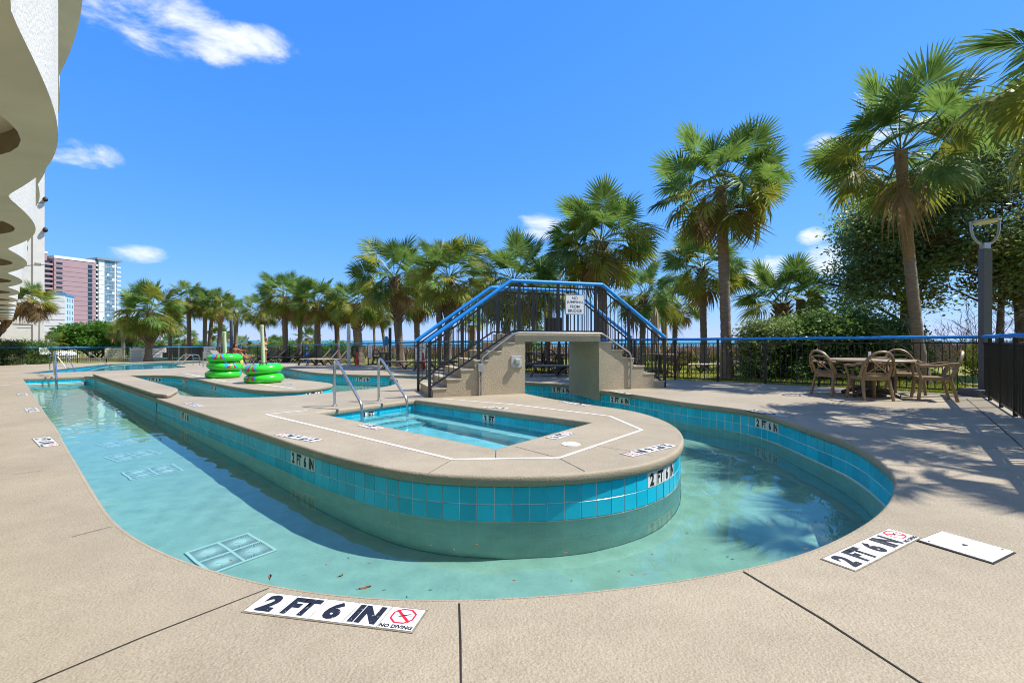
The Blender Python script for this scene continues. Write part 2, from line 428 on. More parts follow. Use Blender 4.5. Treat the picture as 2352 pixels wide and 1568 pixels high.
TILE = mat('turquoise_glazed_tile', (.006, .52, .72), .24, var=.16, vs=2.0, world=True, coat=.0, rnd=.14, col2=(.005, .44, .64))
PLAS = mat('pool_plaster', (.41, .53, .465), .7, var=.13, vs=5.5, bump=.25, bs=30, world=True, detail=9)
PLASB = mat('spa_plaster', (.34, .74, .82), .6, var=.08, vs=3, world=True)
JOINT = mat('joint_filler', (.014, .011, .009), .9, var=.4, vs=14, world=True)
JOINT2 = mat('marker_grout', (.20, .17, .13), .9, var=.3, vs=30)
PAINT = mat('white_line_paint', (.74, .73, .69), .6, var=.12, vs=22, world=True)

deck = fill('pool_deck', [deck_out, river, kid, I_], zd, DECK, 1.0); tag(deck, kind='structure')
# the island is enclosed by the winding river: the deck fill leaves it out, so it is filled on its own
WL, FLOOR = -.405, -1.13
def strip(L, nrm, prof, zf, name, m, parent, closed=True, smooth=True):
    P = np.array(L); mb = MB(); k = len(prof); n = len(P)
    mb.v = [(P[i, 0]+nrm[i, 0]*o, P[i, 1]+nrm[i, 1]*o, zf(P[i, 0], P[i, 1])+z) for i in range(n) for (o, z) in prof]
    for i in range(n if closed else n-1):
        j = (i+1) % n
        for q in range(k-1): mb.f.append((i*k+q, j*k+q, j*k+q+1, i*k+q+1))
    bm = bmesh.new(); me = mb.mesh(name, m); bm.from_mesh(me); bmesh.ops.recalc_face_normals(bm, faces=bm.faces); bm.to_mesh(me); bm.free()
    o = link(name, me, parent)
    if smooth: auto_smooth(o, 50)
    return o
NOSE = [(-.004, .001), (.006, .001), (.018, -.006), (.027, -.022), (.028, -.05), (.024, -.078), (.014, -.094), (-.006, -.098), (-.03, -.098)]
nr = normals(river, True); ns = normals(spa, True); nk = normals(kid, True)
basin = empty('pool_basin', kind='structure')
strip(river, nr, NOSE, zd, 'coping', DECK, deck)
# walls below the coping: grout bed behind the tiles, plaster below
def wall(L, nrm, name, top, bottom, m, parent, off=-.012):
    P = np.array(L); mb = MB(); n = len(P)
    for i in range(n):
        x, y = P[i]; mb.v += [(x+nrm[i, 0]*off, y+nrm[i, 1]*off, zd(x, y)+top if top > -.3 else top), (x+nrm[i, 0]*off, y+nrm[i, 1]*off, bottom)]
    for i in range(n): j = (i+1) % n; mb.f.append((2*i, 2*j, 2*j+1, 2*i+1))
    o = mb.obj(name, m, parent); return auto_smooth(o, 40)
wall(river, nr, 'grout_band', -.09, -.42, GROUT, basin)
wall(river, nr, 'plaster_wall', -.40, FLOOR, PLAS, basin, -.006)
fill('pool_floor', [river], lambda x, y: FLOOR, PLAS, None, basin)
RW = water_mat('river_water', (.74, .95, .92), 8.0, .32)
def waves(x, y, a=1.0):
    v = 0
    for k, (wl, am, an) in enumerate(((.70, .0011, .4), (.43, .0008, 1.9), (.31, .0006, 3.3), (.23, .0004, 5.2))):
        v += am*math.sin((x*math.cos(an)+y*math.sin(an))*6.283/wl+2.1*noise.noise(Vector((x*1.1+k*7, y*1.1, 0)))*2)
    return .5*a*(v*(.55+.9*max(0, .5+noise.noise(Vector((x*.45, y*.45, 9)))))+.0022*noise.noise(Vector((x*2.2, y*2.2, 3))))
def surf(name, L, nrm, z, m, a=1.0, step=.055, kind='structure'):
    o = fill(name, [[p-n*.012 for p, n in zip(L, nrm)]], lambda x, y: z+waves(x, y, a), m, step)
    auto_smooth(o, 180); tag(o, kind=kind); o.cycles.is_caustics_caster = True; return o
water = surf('pool_water', river, nr, WL, RW)

# tiles, two rows of six inch squares; white lettered tiles stand in for some of them
TS = .1524
tm = MB(); h = TS/2-.0030; c_ = h-.003
tm.v = [(x*h, 0, z*h) for z in (-1, 1) for x in (-1, 1)] + [(x*c_, -.0035, z*c_) for z in (-1, 1) for x in (-1, 1)]
tm.f = [(4, 5, 7, 6), (0, 1, 5, 4), (1, 3, 7, 5), (3, 2, 6, 7), (2, 0, 4, 6)]
tile_me = tm.mesh('wall_tile', TILE); wtile_me = tm.mesh('letter_tile', WHT)
def walk(L, nrm, step=TS, closed=True):
    P = np.array(L); n = len(P); Q = np.vstack([P, P[:1]]); d = np.linalg.norm(np.diff(Q, axis=0), axis=1); s = np.r_[0, np.cumsum(d)]
    out = []; m = int(s[-1]/step)
    for i in range(m):
        t = (i+.5)*step; k = min(np.searchsorted(s, t)-1, n-1); k = max(k, 0); f = (t-s[k])/max(d[k], 1e-9)
        p = Q[k]*(1-f)+Q[k+1]*f
        tg = (Q[k+1]-Q[k])/max(d[k], 1e-9); nn = np.array((-tg[1], tg[0]))
        if np.dot(nn, nrm[k]) < 0: nn = -nn
        out.append((p, nn))
    return out
wallmark = {  # coping above the marker, seen from the camera -> label
 (685,1018): 'depth marker tiles on the near left curve of the spa island wall',
 (1518,1054): 'large depth marker tiles on the right nose of the spa island wall',
 (1746,947): 'depth marker tiles on the right river wall in front of the patio table',
 (1426,900.5): 'depth marker tiles on the river wall just right of the bridge',
 (1287,880): 'depth marker tiles on the river wall under the bridge opening',
 (420,933): 'depth marker tiles on the long left wall of the spa island',
 (342,861.5): 'depth marker tiles nearest the raised divider wall by the tube deck',
 (415,864.5): 'depth marker tiles below the left tube stack, second from the divider',
 (488,877): 'depth marker tiles on the tube deck wall above a dark drain square',
 (727,890): 'depth marker tiles on the nose of the tube deck, cut off by the island edge',
 (675,848.5): 'depth marker tiles on the far river wall right of the tubes',
 (832,860): 'depth marker tiles on the far river wall between the two spa handrails',
 (978,862.3): 'depth marker tiles on the far river wall behind the bridge stairs'}
W = walk(river, nr)
WP = np.array([p for p, _ in W])
claimed = {}
for (px, py), lab in wallmark.items():
    q = xy(px, py); i = int(np.argmin(np.linalg.norm(WP-q, axis=1)))
    claimed[i] = lab
skip = set()
for i in claimed: skip |= {i-2, i-1, i, i+1}
def tile_M(p, n, z):
    n = np.array(n); y = Vector((-n[0], -n[1], 0)); zz = Vector((0, 0, 1)); x = y.cross(zz)
    return frame((p[0]-n[0]*.011, p[1]-n[1]*.011, z), x, y, zz)
cand = []
for i, (p, n) in enumerate(W):
    for r_ in range(2):
        z = zd(*p)-.100-TS*(r_+.5)
        if z+TS/2 < WL-.02: continue
        if r_ == 0 and i in skip: continue
        face = np.dot(n, -p) > 0
        cand.append((np.linalg.norm(p) if face else 1e3+np.linalg.norm(p), p, n, z))
cand.sort(key=lambda a: a[0])
for d, p, n, z in cand[:300]:
    o = bpy.data.objects.new('wall_tile', tile_me); C.objects.link(o); o.parent = basin; o.matrix_local = tile_M(p, n, z)
def join_tiles(lst, name, parent, me_v, me_f, m):
    mb = MB()
    for d, p, n, z in lst:
        M = tile_M(p, n, z); mb.add([M @ Vector(v) for v in me_v], me_f)
    o = mb.obj(name, m, parent); tag(o, kind='stuff'); return o
join_tiles(cand[300:], 'wall_tiles', basin, tm.v, tm.f, TILE)
def wall_marker(seq, words, label, zf=zd, drop=.100, group='depth markers on the pool walls'):
    mid = seq[len(seq)//2][0]; root = empty('depth_marker', (mid[0], mid[1], zf(*mid)-drop-TS), label=label, cat='depth marker', group=group)
    for (p, n), w in zip(seq, words):
        M = tile_M(p, n, zf(*p)-drop-TS/2); M.translation += Vector((n[0], n[1], 0))*.003
        M = Matrix.Translation(-root.location) @ M
        t = bpy.data.objects.new('letter_tile', wtile_me); C.objects.link(t); t.parent = root; t.matrix_local = M
        if w: text(w, .122, INK, t, frame((0, -.0046, 0), (1, 0, 0), (0, 0, 1), (0, -1, 0)), .055, .70 if len(w) > 1 else .80)
    return root
for i, lab in claimed.items():
    seq = [W[j % len(W)] for j in (i-2, i-1, i, i+1)]
    a, b = seq[0][0], seq[-1][0]
    if a[0]/a[1] > b[0]/b[1]: seq = seq[::-1]
    wall_marker(seq, ['2', 'FT', '6', 'IN'], lab)

# ------------------------------------------------------------------ the spa island deck and raised divider
isl_loop = loop(cr([dfar[1], dfar[2]], .05), I_, [dnear[0], dnear[1]], cr([dnear[1], dnear[2]]), cr([dnear[2], dfar[0]]), cr([dfar[0], dfar[1]]))
island = fill('island_deck', [loop(I_), spa], zd, DECK, .8); tag(island, kind='structure')
strip(spa, ns, NOSE, zd, 'coping', DECK, island)
dv = loop(cr([dnear[2]-np.array((.0, .0)), dfar[0]], .1), cr([dfar[0], dfar[1]], .1), soften(cr([dfar[1], (dfar[1]+dfar[2])/2+(.05, -.0), dfar[2], dnear[0], dnear[1]], .06), 5), cr([dnear[1], dnear[2]], .1))
divr = fill('divider_wall', [dv], lambda x, y: zd(x, y)+DZ, DECK, None)
tag(divr, 'raised narrow concrete divider wall between the left channel and the tube basin', 'wall')
nd = normals(dv, False)
strip(dv, nd, [(-.004, .001), (.008, .001), (.022, -.008), (.028, -.025), (.026, -.055), (.014, -.07), (-.02, -.07)], lambda x, y: zd(x, y)+DZ, 'coping', DECK, divr)
wall(dv, nd, 'tiled_side', DZ-.06, WL-.1, TILE, divr, -.01)

# spa
spab = empty('spa_basin', kind='structure')
SWL = -.215
wall(spa, ns, 'plaster_wall', -.09, -1.02, PLASB, spab, -.012)
Ws = walk(spa, ns); Wsp = np.array([p for p, _ in Ws]); smark = {}
for (px, py), lab in {(835,932): '3 foot depth marker tiles on the spa wall behind the left handrail', (1117,938): '3 foot depth marker tiles on the far long wall of the spa'}.items():
    smark[int(np.argmin(np.linalg.norm(Wsp-xy(px, py), axis=1)))] = lab
sskip = set()
for i in smark: sskip |= {i, i+1}
for i, (p, n) in enumerate(Ws):
    if i in sskip: continue
    o = bpy.data.objects.new('wall_tile', tile_me); C.objects.link(o); o.parent = spab; o.matrix_local = tile_M(p, n, zd(*p)-.100-TS/2)
for i, lab in smark.items():
    seq = [Ws[i], Ws[i+1]]
    if seq[0][0][0]/seq[0][0][1] > seq[1][0][0]/seq[1][0][1]: seq = seq[::-1]
    wall_marker(seq, ['3', 'FT'], lab)
fill('spa_floor', [spa], lambda x, y: -1.0, PLASB, None, spab)
sc_ = [xy(718,946.5), xy(953,917), xy(1364.5,969.6), xy(1138.8,1032)]   # left, back, right, front corners
eL = (sc_[2]-sc_[1]); eL /= np.linalg.norm(eL); eW = (sc_[3]-sc_[2]); eW /= np.linalg.norm(eW)
def quadbox(mb, o, a, b, la, lb, z0, z1):
    p = [o, o+a*la, o+a*la+b*lb, o+b*lb]; mb.prism([tuple(q) for q in p], z0, z1)
Lx = np.linalg.norm(sc_[2]-sc_[1]); Lw = np.linalg.norm(sc_[3]-sc_[2])
mb = MB(); quadbox(mb, sc_[1]+eL*.02+eW*.02, eL, eW, Lx-.04, .42, -1.01, -.55)
mb.obj('bench', PLASB, spab)
LINE = mat('bench_edge_stripe', (.80, .84, .84), .5)
for (o_, a, b, la, lb, z) in [(sc_[1]+eW*.36, eL, eW, Lx-.1, .05, -.546)]:
    mb = MB(); quadbox(mb, o_+eL*.05, a, b, la, lb, z, z+.006); mb.obj('edge_stripe', LINE, spab)
for k, (dd, z) in enumerate([(.33, -.36), (.64, -.56), (.95, -.77)]):
    mb = MB(); quadbox(mb, sc_[1]+eW*.45+eL*.02, eL, eW, dd, Lw-.48, -1.01, z); mb.obj('step', PLASB, spab)
    mb = MB(); quadbox(mb, sc_[1]+eW*.47+eL*(dd-.03), eL, eW, .035, Lw-.52, z+.002, z+.007); mb.obj('edge_stripe', INK, spab)
SPW = water_mat('spa_water', (.72, .95, .97), 7.0, .45)
sw = surf('spa_water', spa, ns, SWL, SPW, 2.2)

# children's pool far left, almost level with the deck
kidb = empty('wading_pool_basin', kind='structure')
strip(kid, nk, NOSE, zd, 'coping', DECK, deck)
kz = np.array([zd(*p) for p in kid]); KWL = float(kz.min())-.07
wall(kid, nk, 'tiled_wall', -.09, KWL-.9, mat('wading_pool_tile', (.02, .30, .42), .3, var=.1, vs=2), kidb, -.012)
fill('wading_pool_floor', [kid], lambda x, y: KWL-.8, mat('wading_pool_plaster', (.16, .62, .74), .7, var=.08, vs=1.5), None, kidb)
kw = surf('wading_pool_water', kid, nk, KWL, water_mat('wading_water', (.62, .92, .97), 3.0, .10), 1.0, .14)

# end of the left channel: white ledge step and short tiled pier
e0, e1 = xy(50.6, 868), xy(196, 863); ev = (e1-e0)/np.linalg.norm(e1-e0); en = np.array((ev[1], -ev[0]))
mb = MB(); quadbox(mb, e0+ev*.03, ev, en, np.linalg.norm(e1-e0)-.05, .34, FLOOR, -.355); mb.obj('entry_step', PLAS, basin)
mb = MB(); quadbox(mb, e0+ev*.05+en*.30, ev, en, np.linalg.norm(e1-e0)-.1, .045, -.353, -.345); mb.obj('edge_stripe', LINE, basin)

# ------------------------------------------------------------------ markings set in the deck
octo = [(math.cos(R(22.5+45*k)), math.sin(R(22.5+45*k))) for k in range(8)]
def nodive_mesh(r, key={}):
    if r in key: return key[r]
    mb = MB()
    for k in range(8):
        a, b = octo[k], octo[(k+1) % 8]
        mb.add([(a[0]*r, a[1]*r, 0), (b[0]*r, b[1]*r, 0), (b[0]*r*.84, b[1]*r*.84, 0), (a[0]*r*.84, a[1]*r*.84, 0)], [(0, 1, 2, 3)])
    w = .075*r; d = .70*r
    mb.add([(-d-w, d-w, .0002), (-d+w, d+w, .0002), (d+w, -d+w, .0002), (d-w, -d-w, .0002)], [(3, 2, 1, 0)])
    a = mb.mesh('no_diving_symbol', RED)
    mb = MB()
    mb.add([(-.5*r, -.25*r, .0005), (.1*r, .02*r, .0005), (.62*r, .40*r, .0005), (.02*r, .12*r, .0005)], [(0, 1, 2, 3)])
    for sx in (-1, 1):
        for k in range(6):
            x0 = sx*(.2+.08*k)*r; x1 = sx*(.2+.08*(k+1))*r; y0 = .02*r if k % 2 else .1*r; y1 = .1*r if k % 2 else .02*r
            q = [(x0, y0, .0005), (x1, y1, .0005), (x1, y1+.03*r, .0005), (x0, y0+.03*r, .0005)]
            mb.add(q if sx > 0 else q[::-1], [(0, 1, 2, 3)])
    key[r] = (a, mb.mesh('swimmer_symbol', INK)); return key[r]
def plate_mesh(w, h, t=.004, key={}):
    k = (w, h, t)
    if k not in key: key[k] = MB().box((0, 0, t/2), (w, h, t), ch=.0012).mesh('letter_tile', WHT)
    return key[k]
def deck_marker(c, d, words, label, ts=.152, dive=True, group='depth markers set in the deck', z=None):
    c = np.array(c); d = np.array(d)/np.linalg.norm(d); up = np.array((-d[1], d[0]))
    zz = zd(*c)+.0015; root = empty('depth_marker', (c[0], c[1], zz), math.atan2(d[1], d[0]), label=label, cat='depth marker', group=group)
    n = len(words)+(1 if dive else 0)
    # tilt of the deck under the marker
    gx = (zd(c[0]+d[0]*.3, c[1]+d[1]*.3)-zd(c[0]-d[0]*.3, c[1]-d[1]*.3))/.6
    root.rotation_euler[1] = -math.atan(gx)
    MB().box((0, 0, .0004), (n*ts+.012, ts+.012, .0022)).obj('grout_bed', JOINT2, root)
    for i in range(n):
        x = (i-(n-1)/2)*ts
        t = link('letter_tile', plate_mesh(ts-.005, ts-.003), root, (x, 0, 0))
        if i < len(words):
            if words[i]: text(words[i], .126*ts/.152, INK, t, Matrix.Translation((0, 0, .0048)), .06, .78 if len(words[i]) > 1 else .9)
        else:
            a, b = nodive_mesh(round(.056*ts/.152, 4))
            s_ = link('no_diving_symbol', a, t, (0, .016, .0048)); link('swimmer_symbol', b, t, (0, .016, .005))
            text('NO DIVING', .0235*ts/.152, INK, t, Matrix.Translation((0, -.058*ts/.152, .0048)), .05, .92)
    return root
def dm(pa, pb, words, label, **k):            # pa, pb: ends of the reading line
    a, b = xy(*pa), xy(*pb); return deck_marker((a+b)/2, b-a, words, label, **k)
IN = ['2', 'FT', '6', 'IN']
dm((584,1382), (968,1427), IN, 'big white 2 FT 6 IN no diving marker on the near edge at the bottom')
dm((1917,1301), (2081,1222), IN, 'big white 2 FT 6 IN no diving marker beside the white skimmer lid')
dm((1545,1020), (1432,1047), IN, 'upside down 2 FT 6 IN marker on the right nose of the spa island')
dm((734,1013), (640,996), IN, 'upside down 2 FT 6 IN marker on the left edge of the spa island')
dm((835,976), (870,984), ['3', 'FT'], '3 FT no diving marker on the island left of the spa')
dm((1267,1007), (1310,993), ['3', 'FT'], '3 FT no diving marker between the spa and a round white lid')
dm((1290,922), (1352,932), IN, 'pale 2 FT 6 IN marker on the island edge right of the bridge pillar')
dm((1160,938), (1117,935), ['3', 'FT'], '3 FT marker on the island beyond the far side of the spa')
dm((1722,941), (1800,956), IN, 'worn 2 FT 6 IN marker on the deck edge near the patio table')
dm((1400,897), (1452,906), IN, 'worn 2 FT 6 IN marker by the foot of the right bridge stairs')
dm((93,1003), (118,1027), IN, 'small white marker on the left deck nearest the camera')
dm((68,935), (80,948), IN, 'small white marker on the left deck second from the camera')
dm((48,902), (57,910), IN, 'small white marker on the left deck farthest from the camera')
dm((462,934), (430,925), IN, 'small marker on the narrow left end of the spa island')
dm((648,880), (676,883), IN, 'small marker on the back edge of the tube deck')

# lids
def lid_plate(corners, label):
    P = [g(*p) for p in corners]; ctr = sum(P, Vector())/4; a = ((P[1]-P[0])+(P[2]-P[3]))/2; b = ((P[3]-P[0])+(P[2]-P[1]))/2
    root = empty('skimmer_cover', ctr+Vector((0, 0, .002)), math.atan2(a.y, a.x), label=label, cat='lid')
    la, lb = a.length, b.length
    lm = mat('white_plastic', (.80, .80, .80), .35, var=.03, vs=12)
    MB().box((0, 0, .0006), (la+.018, lb+.018, .0024)).obj('recess_rim', JOINT, root)
    MB().box((0, 0, .004), (la, lb, .008), ch=.003).obj('plate', lm, root)
    for k in range(16): MB().box((0, -lb*.46+lb*.92*k/15, .0085), (la*.97, lb*.022, .002)).obj('rib', lm, root)
    hl = mat('dark_hole', (.02, .02, .02), .8)
    for (x, y, r_) in [(0, 0, .013), (-la*.42, lb*.38, .005), (la*.42, -lb*.38, .005)]: MB().lathe([(r_, .0094), (r_, .0104)], (x, y, 0), 14).obj('screw_hole', hl, root)
    return root
lid_plate([(2115,1241.6),(2167.6,1221),(2321.6,1270.6),(2273,1295)], 'white ribbed rectangular skimmer lid in the right deck')
c = g(1311,1020); root = empty('round_drain_cover', c, label='round white lid in the island deck by the right spa corner', cat='lid')
MB().lathe([(.105, .0), (.105, .006), (.10, .008)], (0, 0, 0), 32).obj('plate', mat('white_plastic', (.8, .8, .8), .35), root)
for k in range(4): MB().lathe([(.006, .0085), (.006, .0095)], (.085*math.cos(k*1.571+.5), .085*math.sin(k*1.571+.5), 0), 8).obj('screw', JOINT, root)
# expansion joints and painted lines
def ribbon(name, pts, w, m, parent, dz=.0025, wob=.0, seg=.25, th=None):
    P = [np.array(p) for p in pts]; Q = [P[0]]
    for a, b in zip(P[:-1], P[1:]):
        n = max(1, int(np.linalg.norm(b-a)/seg)); Q += [a+(b-a)*k/n for k in range(1, n+1)]
    rr = random.Random(len(Q)); mb = MB(); Q = np.array(Q)
    T = np.gradient(Q, axis=0); T /= np.linalg.norm(T, axis=1)[:, None]; nn = np.c_[-T[:, 1], T[:, 0]]
    off = np.array([rr.uniform(-wob, wob) for _ in Q]); ww = np.array([w*rr.uniform(1-min(.5, wob*90), 1+min(.3, wob*60)) for _ in Q])
    for q, n_, o_, wi in zip(Q, nn, off, ww):
        for s_ in (1, -1):
            p = q+n_*(o_+s_*wi/2); mb.v.append((p[0], p[1], zd(*p)+dz))
    mb.f = [(2*i, 2*i+1, 2*i+3, 2*i+2) for i in range(len(Q)-1)]
    return mb.obj(name, m, parent)
for pl, w in [([(-5.0,0),(0,0)], 0)]: pass
for pl, w in [([(40,1583),(330,1462),(618,1350)], .007), ([(1056,1385),(1060,1590)], .008), ([(1708,1312),(1890,1422),(2150,1590)], .011), ([(165,1233),(258,1209)], .006),
              ([(2219,915),(2260,951),(2304,988),(2345,1024),(2420,1090)], .014), ([(1801,952),(2000,952),(2191,949)], .006), ([(2216,1026),(2352,1032),(2500,1040)], .008),
              ([(30,1090),(100,1080)], .006), ([(20,908),(118,904)], .008)]:
    ribbon('expansion_joint', [xy(*p) for p in pl], w, JOINT, deck, .0025, .004)
for pl, w in [([(986,1086),(1036,1057)], .005), ([(1343,1082),(1285,1052),(1183,1025)], .006), ([(1138.8,1033),(1138,1053)], .007), ([(1372,1024),(1440,1034),(1500,1047)], .005), ([(957,994),(930,1000)], .004)]:
    ribbon('expansion_joint', [xy(*p) for p in pl], w, JOINT, island, .0025, .002)
ribbon('painted_line', [xy(*p) for p in [(706,942),(611,951),(820,1001),(1040,1054.5),(1285,1051),(1474.5,987),(1400,955),(1174,928),(1016,915)]], .045, PAINT, island, .003)
ribbon('painted_line', [xy(*p) for p in [(420,857),(520,876),(600,882),(680,893)]], .05, PAINT, deck, .003)
ribbon('painted_line', [xy(*p) for p in [(0,884),(26,884)]], .05, PAINT, deck, .003)

# grates on the river floor: four panels each with radiating slots
GRW = mat('grate_plastic', (.74, .80, .78), .5)
def under(px, py):                            # floor point seen through the water at a picture point
    Dw = F*(CAM-WL)/(py-HY); w = at(px, py, Dw); h_ = math.hypot(w.x, w.y); th = math.atan2(h_, CAM-WL); tt = math.asin(math.sin(th)/1.333)
    k = (WL-FLOOR)*math.tan(tt)/h_; return Vector((w.x*(1+k), w.y*(1+k), FLOOR))
def grate(corners, label):
    P = []
    for (px, py) in corners:
        P.append(under(px, py))
    ctr = sum(P, Vector())/4; a = ((P[1]-P[0])+(P[2]-P[3]))/2; la = a.length; b = ((P[3]-P[0])+(P[2]-P[1]))/2; lb = max(b.length, .45)
    root = empty('drain_grate', (ctr.x, ctr.y, FLOOR+.005), math.atan2(a.y, a.x), label=label, cat='grate', group='white drain grates on the channel floor')
    MB().box((0, 0, .004), (la, lb, .008)).obj('sump', mat('dark_sump', (.07, .14, .14), .9), root)
    for sx in (-1, 1):
        for sy in (-1, 1):
            mb = MB(); cx, cy = sx*la/4, sy*lb/4; hx, hy = la/4-.014, lb/4-.014
            for k in range(52):
                t = 2*math.pi*k/52; dx, dy = math.cos(t), math.sin(t); q = min(hx/max(abs(dx), 1e-6), hy/max(abs(dy), 1e-6))
                mb.bar((cx+dx*.02, cy+dy*.02, .014), (cx+dx*q, cy+dy*q, .014), .0052, .006)
            mb.lathe([(.038, .012), (.038, .024)], (cx, cy, 0), 16); mb.obj('slotted_panel', GRW, root)
    mb = MB()
    for y in (-lb/2, 0, lb/2): mb.box((0, y, .012), (la+.02, .024, .014))
    for x in (-la/2, 0, la/2): mb.box((x, 0, .0125), (.024, lb+.018, .014))
    mb.obj('grate_frame', GRW, root)
grate([(422,1273),(572,1224),(629,1266),(493,1315)], 'white slotted drain grate on the channel floor closest to the camera')
grate([(284,1086),(400,1066),(415,1080),(300,1101)], 'white drain grate on the channel floor second from the camera')
grate([(250,1050),(348,1033),(362,1042),(262,1060)], 'white drain grate on the channel floor third from the camera')
grate([(232,1021),(318,1007),(330,1013),(242,1027)], 'white drain grate on the channel floor farthest from the camera')

# fallen leaves and specks floating on the river
DL = mat('dead_leaf', (.22, .07, .025), .6, var=.4, vs=40)
def leaf_on(px, py, L, lab, ang, curl=.01):
    D = F*(CAM-WL)/(py-HY); p = at(px, py, D); mb = MB()
    n = 7; vs = []
    for i in range(n):
        t = i/(n-1); w = L*.18*math.sin(math.pi*min(1, t*1.02))**.8
        for s_ in (-1, 0, 1): vs.append(((t-.5)*L, s_*w, .004+abs(s_)*curl+.01*abs(t-.5)))
    mb.add(vs, [(3*i+k, 3*i+3+k, 3*i+4+k, 3*i+1+k) for i in range(n-1) for k in range(2)])
    mb.tube([(-.5*L, 0, .008), (-.72*L, .01, .012)], .0015, 5)
    o = mb.obj('fallen_leaf', DL, smooth=True); o.location = (p.x, p.y, WL); o.rotation_euler = (0, 0, ang); tag(o, lab, 'leaf')
leaf_on(838,1353,.075,'dark red brown leaf floating just above the big near marker', .45)
leaf_on(620,1331,.06,'pale tan curled leaf floating near the left deck joint', -1.2, .018)
leaf_on(783,1325,.035,'tiny tan leaf floating between the two other leaves', .9)
rr = random.Random(3); mb = MB()
rm = [np.array(p) for p in river]
k = 0
while k < 60:
    px, py = rr.choice([(rr.uniform(1560,1980), rr.uniform(1010,1280)), (rr.uniform(300,1500), rr.uniform(1150,1340))])
    D = F*(CAM-WL)/(py-HY); p = at(px, py, D)
    if not inside(np.array([[p.x, p.y]]), river)[0]: continue
    a = rr.uniform(0, 6.3); L = rr.uniform(.006, .022); q = Vector((math.cos(a), math.sin(a), 0))*L; s_ = Vector((-q.y, q.x, 0))*.35
    c = Vector((p.x, p.y, WL+.003)); mb.add([c-q, c+s_, c+q, c-s_], [(0, 1, 2, 3)]); k += 1
mb.obj('water_litter', DL, kind='stuff')
for o in [p_ for g_ in C.objects if g_.name.startswith('drain_grate') for p_ in g_.children]+list(basin.children)+list(spab.children)+list(kidb.children): o.cycles.is_caustics_receiver = True
# ================================================================== ground, dune and sea
def terrain_mat():
    m = bpy.data.materials.new('lawn_ground'); m.use_nodes = True
    n = m.node_tree.nodes; l = m.node_tree.links; b = n['Principled BSDF']; b.inputs['Roughness'].default_value = .95; b.inputs['Specular IOR Level'].default_value = .1
    pos = n.new('ShaderNodeNewGeometry').outputs['Position']
    def nz(s, d):
        t = n.new('ShaderNodeTexNoise'); t.inputs['Scale'].default_value = s; t.inputs['Detail'].default_value = d; t.inputs['Roughness'].default_value = .7; l.new(pos, t.inputs['Vector']); return t.outputs[0]
    def ramp(f, a, ca, bb, cb):
        r = n.new('ShaderNodeValToRGB'); r.color_ramp.elements[0].position = a; r.color_ramp.elements[1].position = bb
        r.color_ramp.elements[0].color = (*ca, 1); r.color_ramp.elements[1].color = (*cb, 1); l.new(f, r.inputs[0]); return r.outputs[0]
    grass = ramp(nz(1.2, 8), .35, (.26, .21, .08), .62, (.22, .26, .035))
    sand = ramp(nz(.5, 8), .35, (.24, .135, .085), .65, (.38, .29, .20))
    dot = n.new('ShaderNodeVectorMath'); dot.operation = 'DOT_PRODUCT'; l.new(pos, dot.inputs[0]); dot.inputs[1].default_value = (.6, .8, 0)
    mr = n.new('ShaderNodeMapRange'); mr.inputs[1].default_value = 29; mr.inputs[2].default_value = 33; l.new(dot.outputs['Value'], mr.inputs[0])
    mx = n.new('ShaderNodeMix'); mx.data_type = 'RGBA'; l.new(mr.outputs[0], mx.inputs[0]); l.new(grass, mx.inputs[6]); l.new(sand, mx.inputs[7])
    l.new(mx.outputs[2], b.inputs['Base Color']); return m
# one sheet, dense near the pool and coarse towards the horizon, left open under the deck
gx = np.r_[np.arange(-900, -80, 60), np.arange(-80, 60, 3), np.arange(60, 1500, 80)]
gy = np.r_[np.arange(-300, -20, 40), np.arange(-20, 80, 3), np.arange(80, 1400, 60)]
X, Y = np.meshgrid(gx, gy)
pts = np.c_[X.ravel(), Y.ravel()]; ins = inside(pts, [p for p in deck_out])
mb = MB(); mb.v = [(x, y, (zt(x, y) if not i else zt(x, y)-1.6)) for (x, y), i in zip(pts, ins)]
nx_ = len(gx)
mb.f = [(j*nx_+i, j*nx_+i+1, (j+1)*nx_+i+1, (j+1)*nx_+i) for j in range(len(gy)-1) for i in range(nx_-1)]
o = mb.obj('lawn', terrain_mat(), smooth=True); tag(o, kind='structure')
# a skirt of lawn right up to the deck edge
fe = [np.array((p[0], p[1])) for p in deck_out[3:17]]
fe = fe[:13]
mb = MB()
for p in fe:
    for d_, dz in ((-.25, -.02), (.1, -.03), (2.0, .0), (5.0, .0)):
        x, y = p[0]+.6*d_, p[1]+.8*d_; mb.v.append((x, y, zt(x, y)+(.02 if d_ > 1 else dz+.03)))
mb.f = [(4*i+k, 4*i+k+1, 4*i+5+k, 4*i+4+k) for i in range(len(fe)-1) for k in range(3)]
o = mb.obj('lawn_edge', MATS.get('lawn_ground') or bpy.data.materials['lawn_ground']); tag(o, kind='structure')
# gravel strip to the right of the side fence
seam = mat('sea_water', (.02, .20, .24), .28, var=.25, vs=.02, world=True, bump=.5, bs=.8, spec=.5)
mb = MB(); mb.v = [(-30000*.8+60*.6, 30000*.6+60*.8, -3.0), (20000, -14900+60/.8, -3.0), (20000+18000, -14900+24000, -3.0), (-24000+18000, 18000+24000, -3.0)]
s0 = 70
ex = np.array((.8, -.6)); en_ = np.array((.6, .8))
q = [en_*s0-ex*26000, en_*s0+ex*26000, en_*26000+ex*26000, en_*26000-ex*26000]
mb.v = [(p[0], p[1], -3.0) for p in q]; mb.f = [(0, 1, 2, 3)]
o = mb.obj('sea', seam); tag(o, kind='structure')

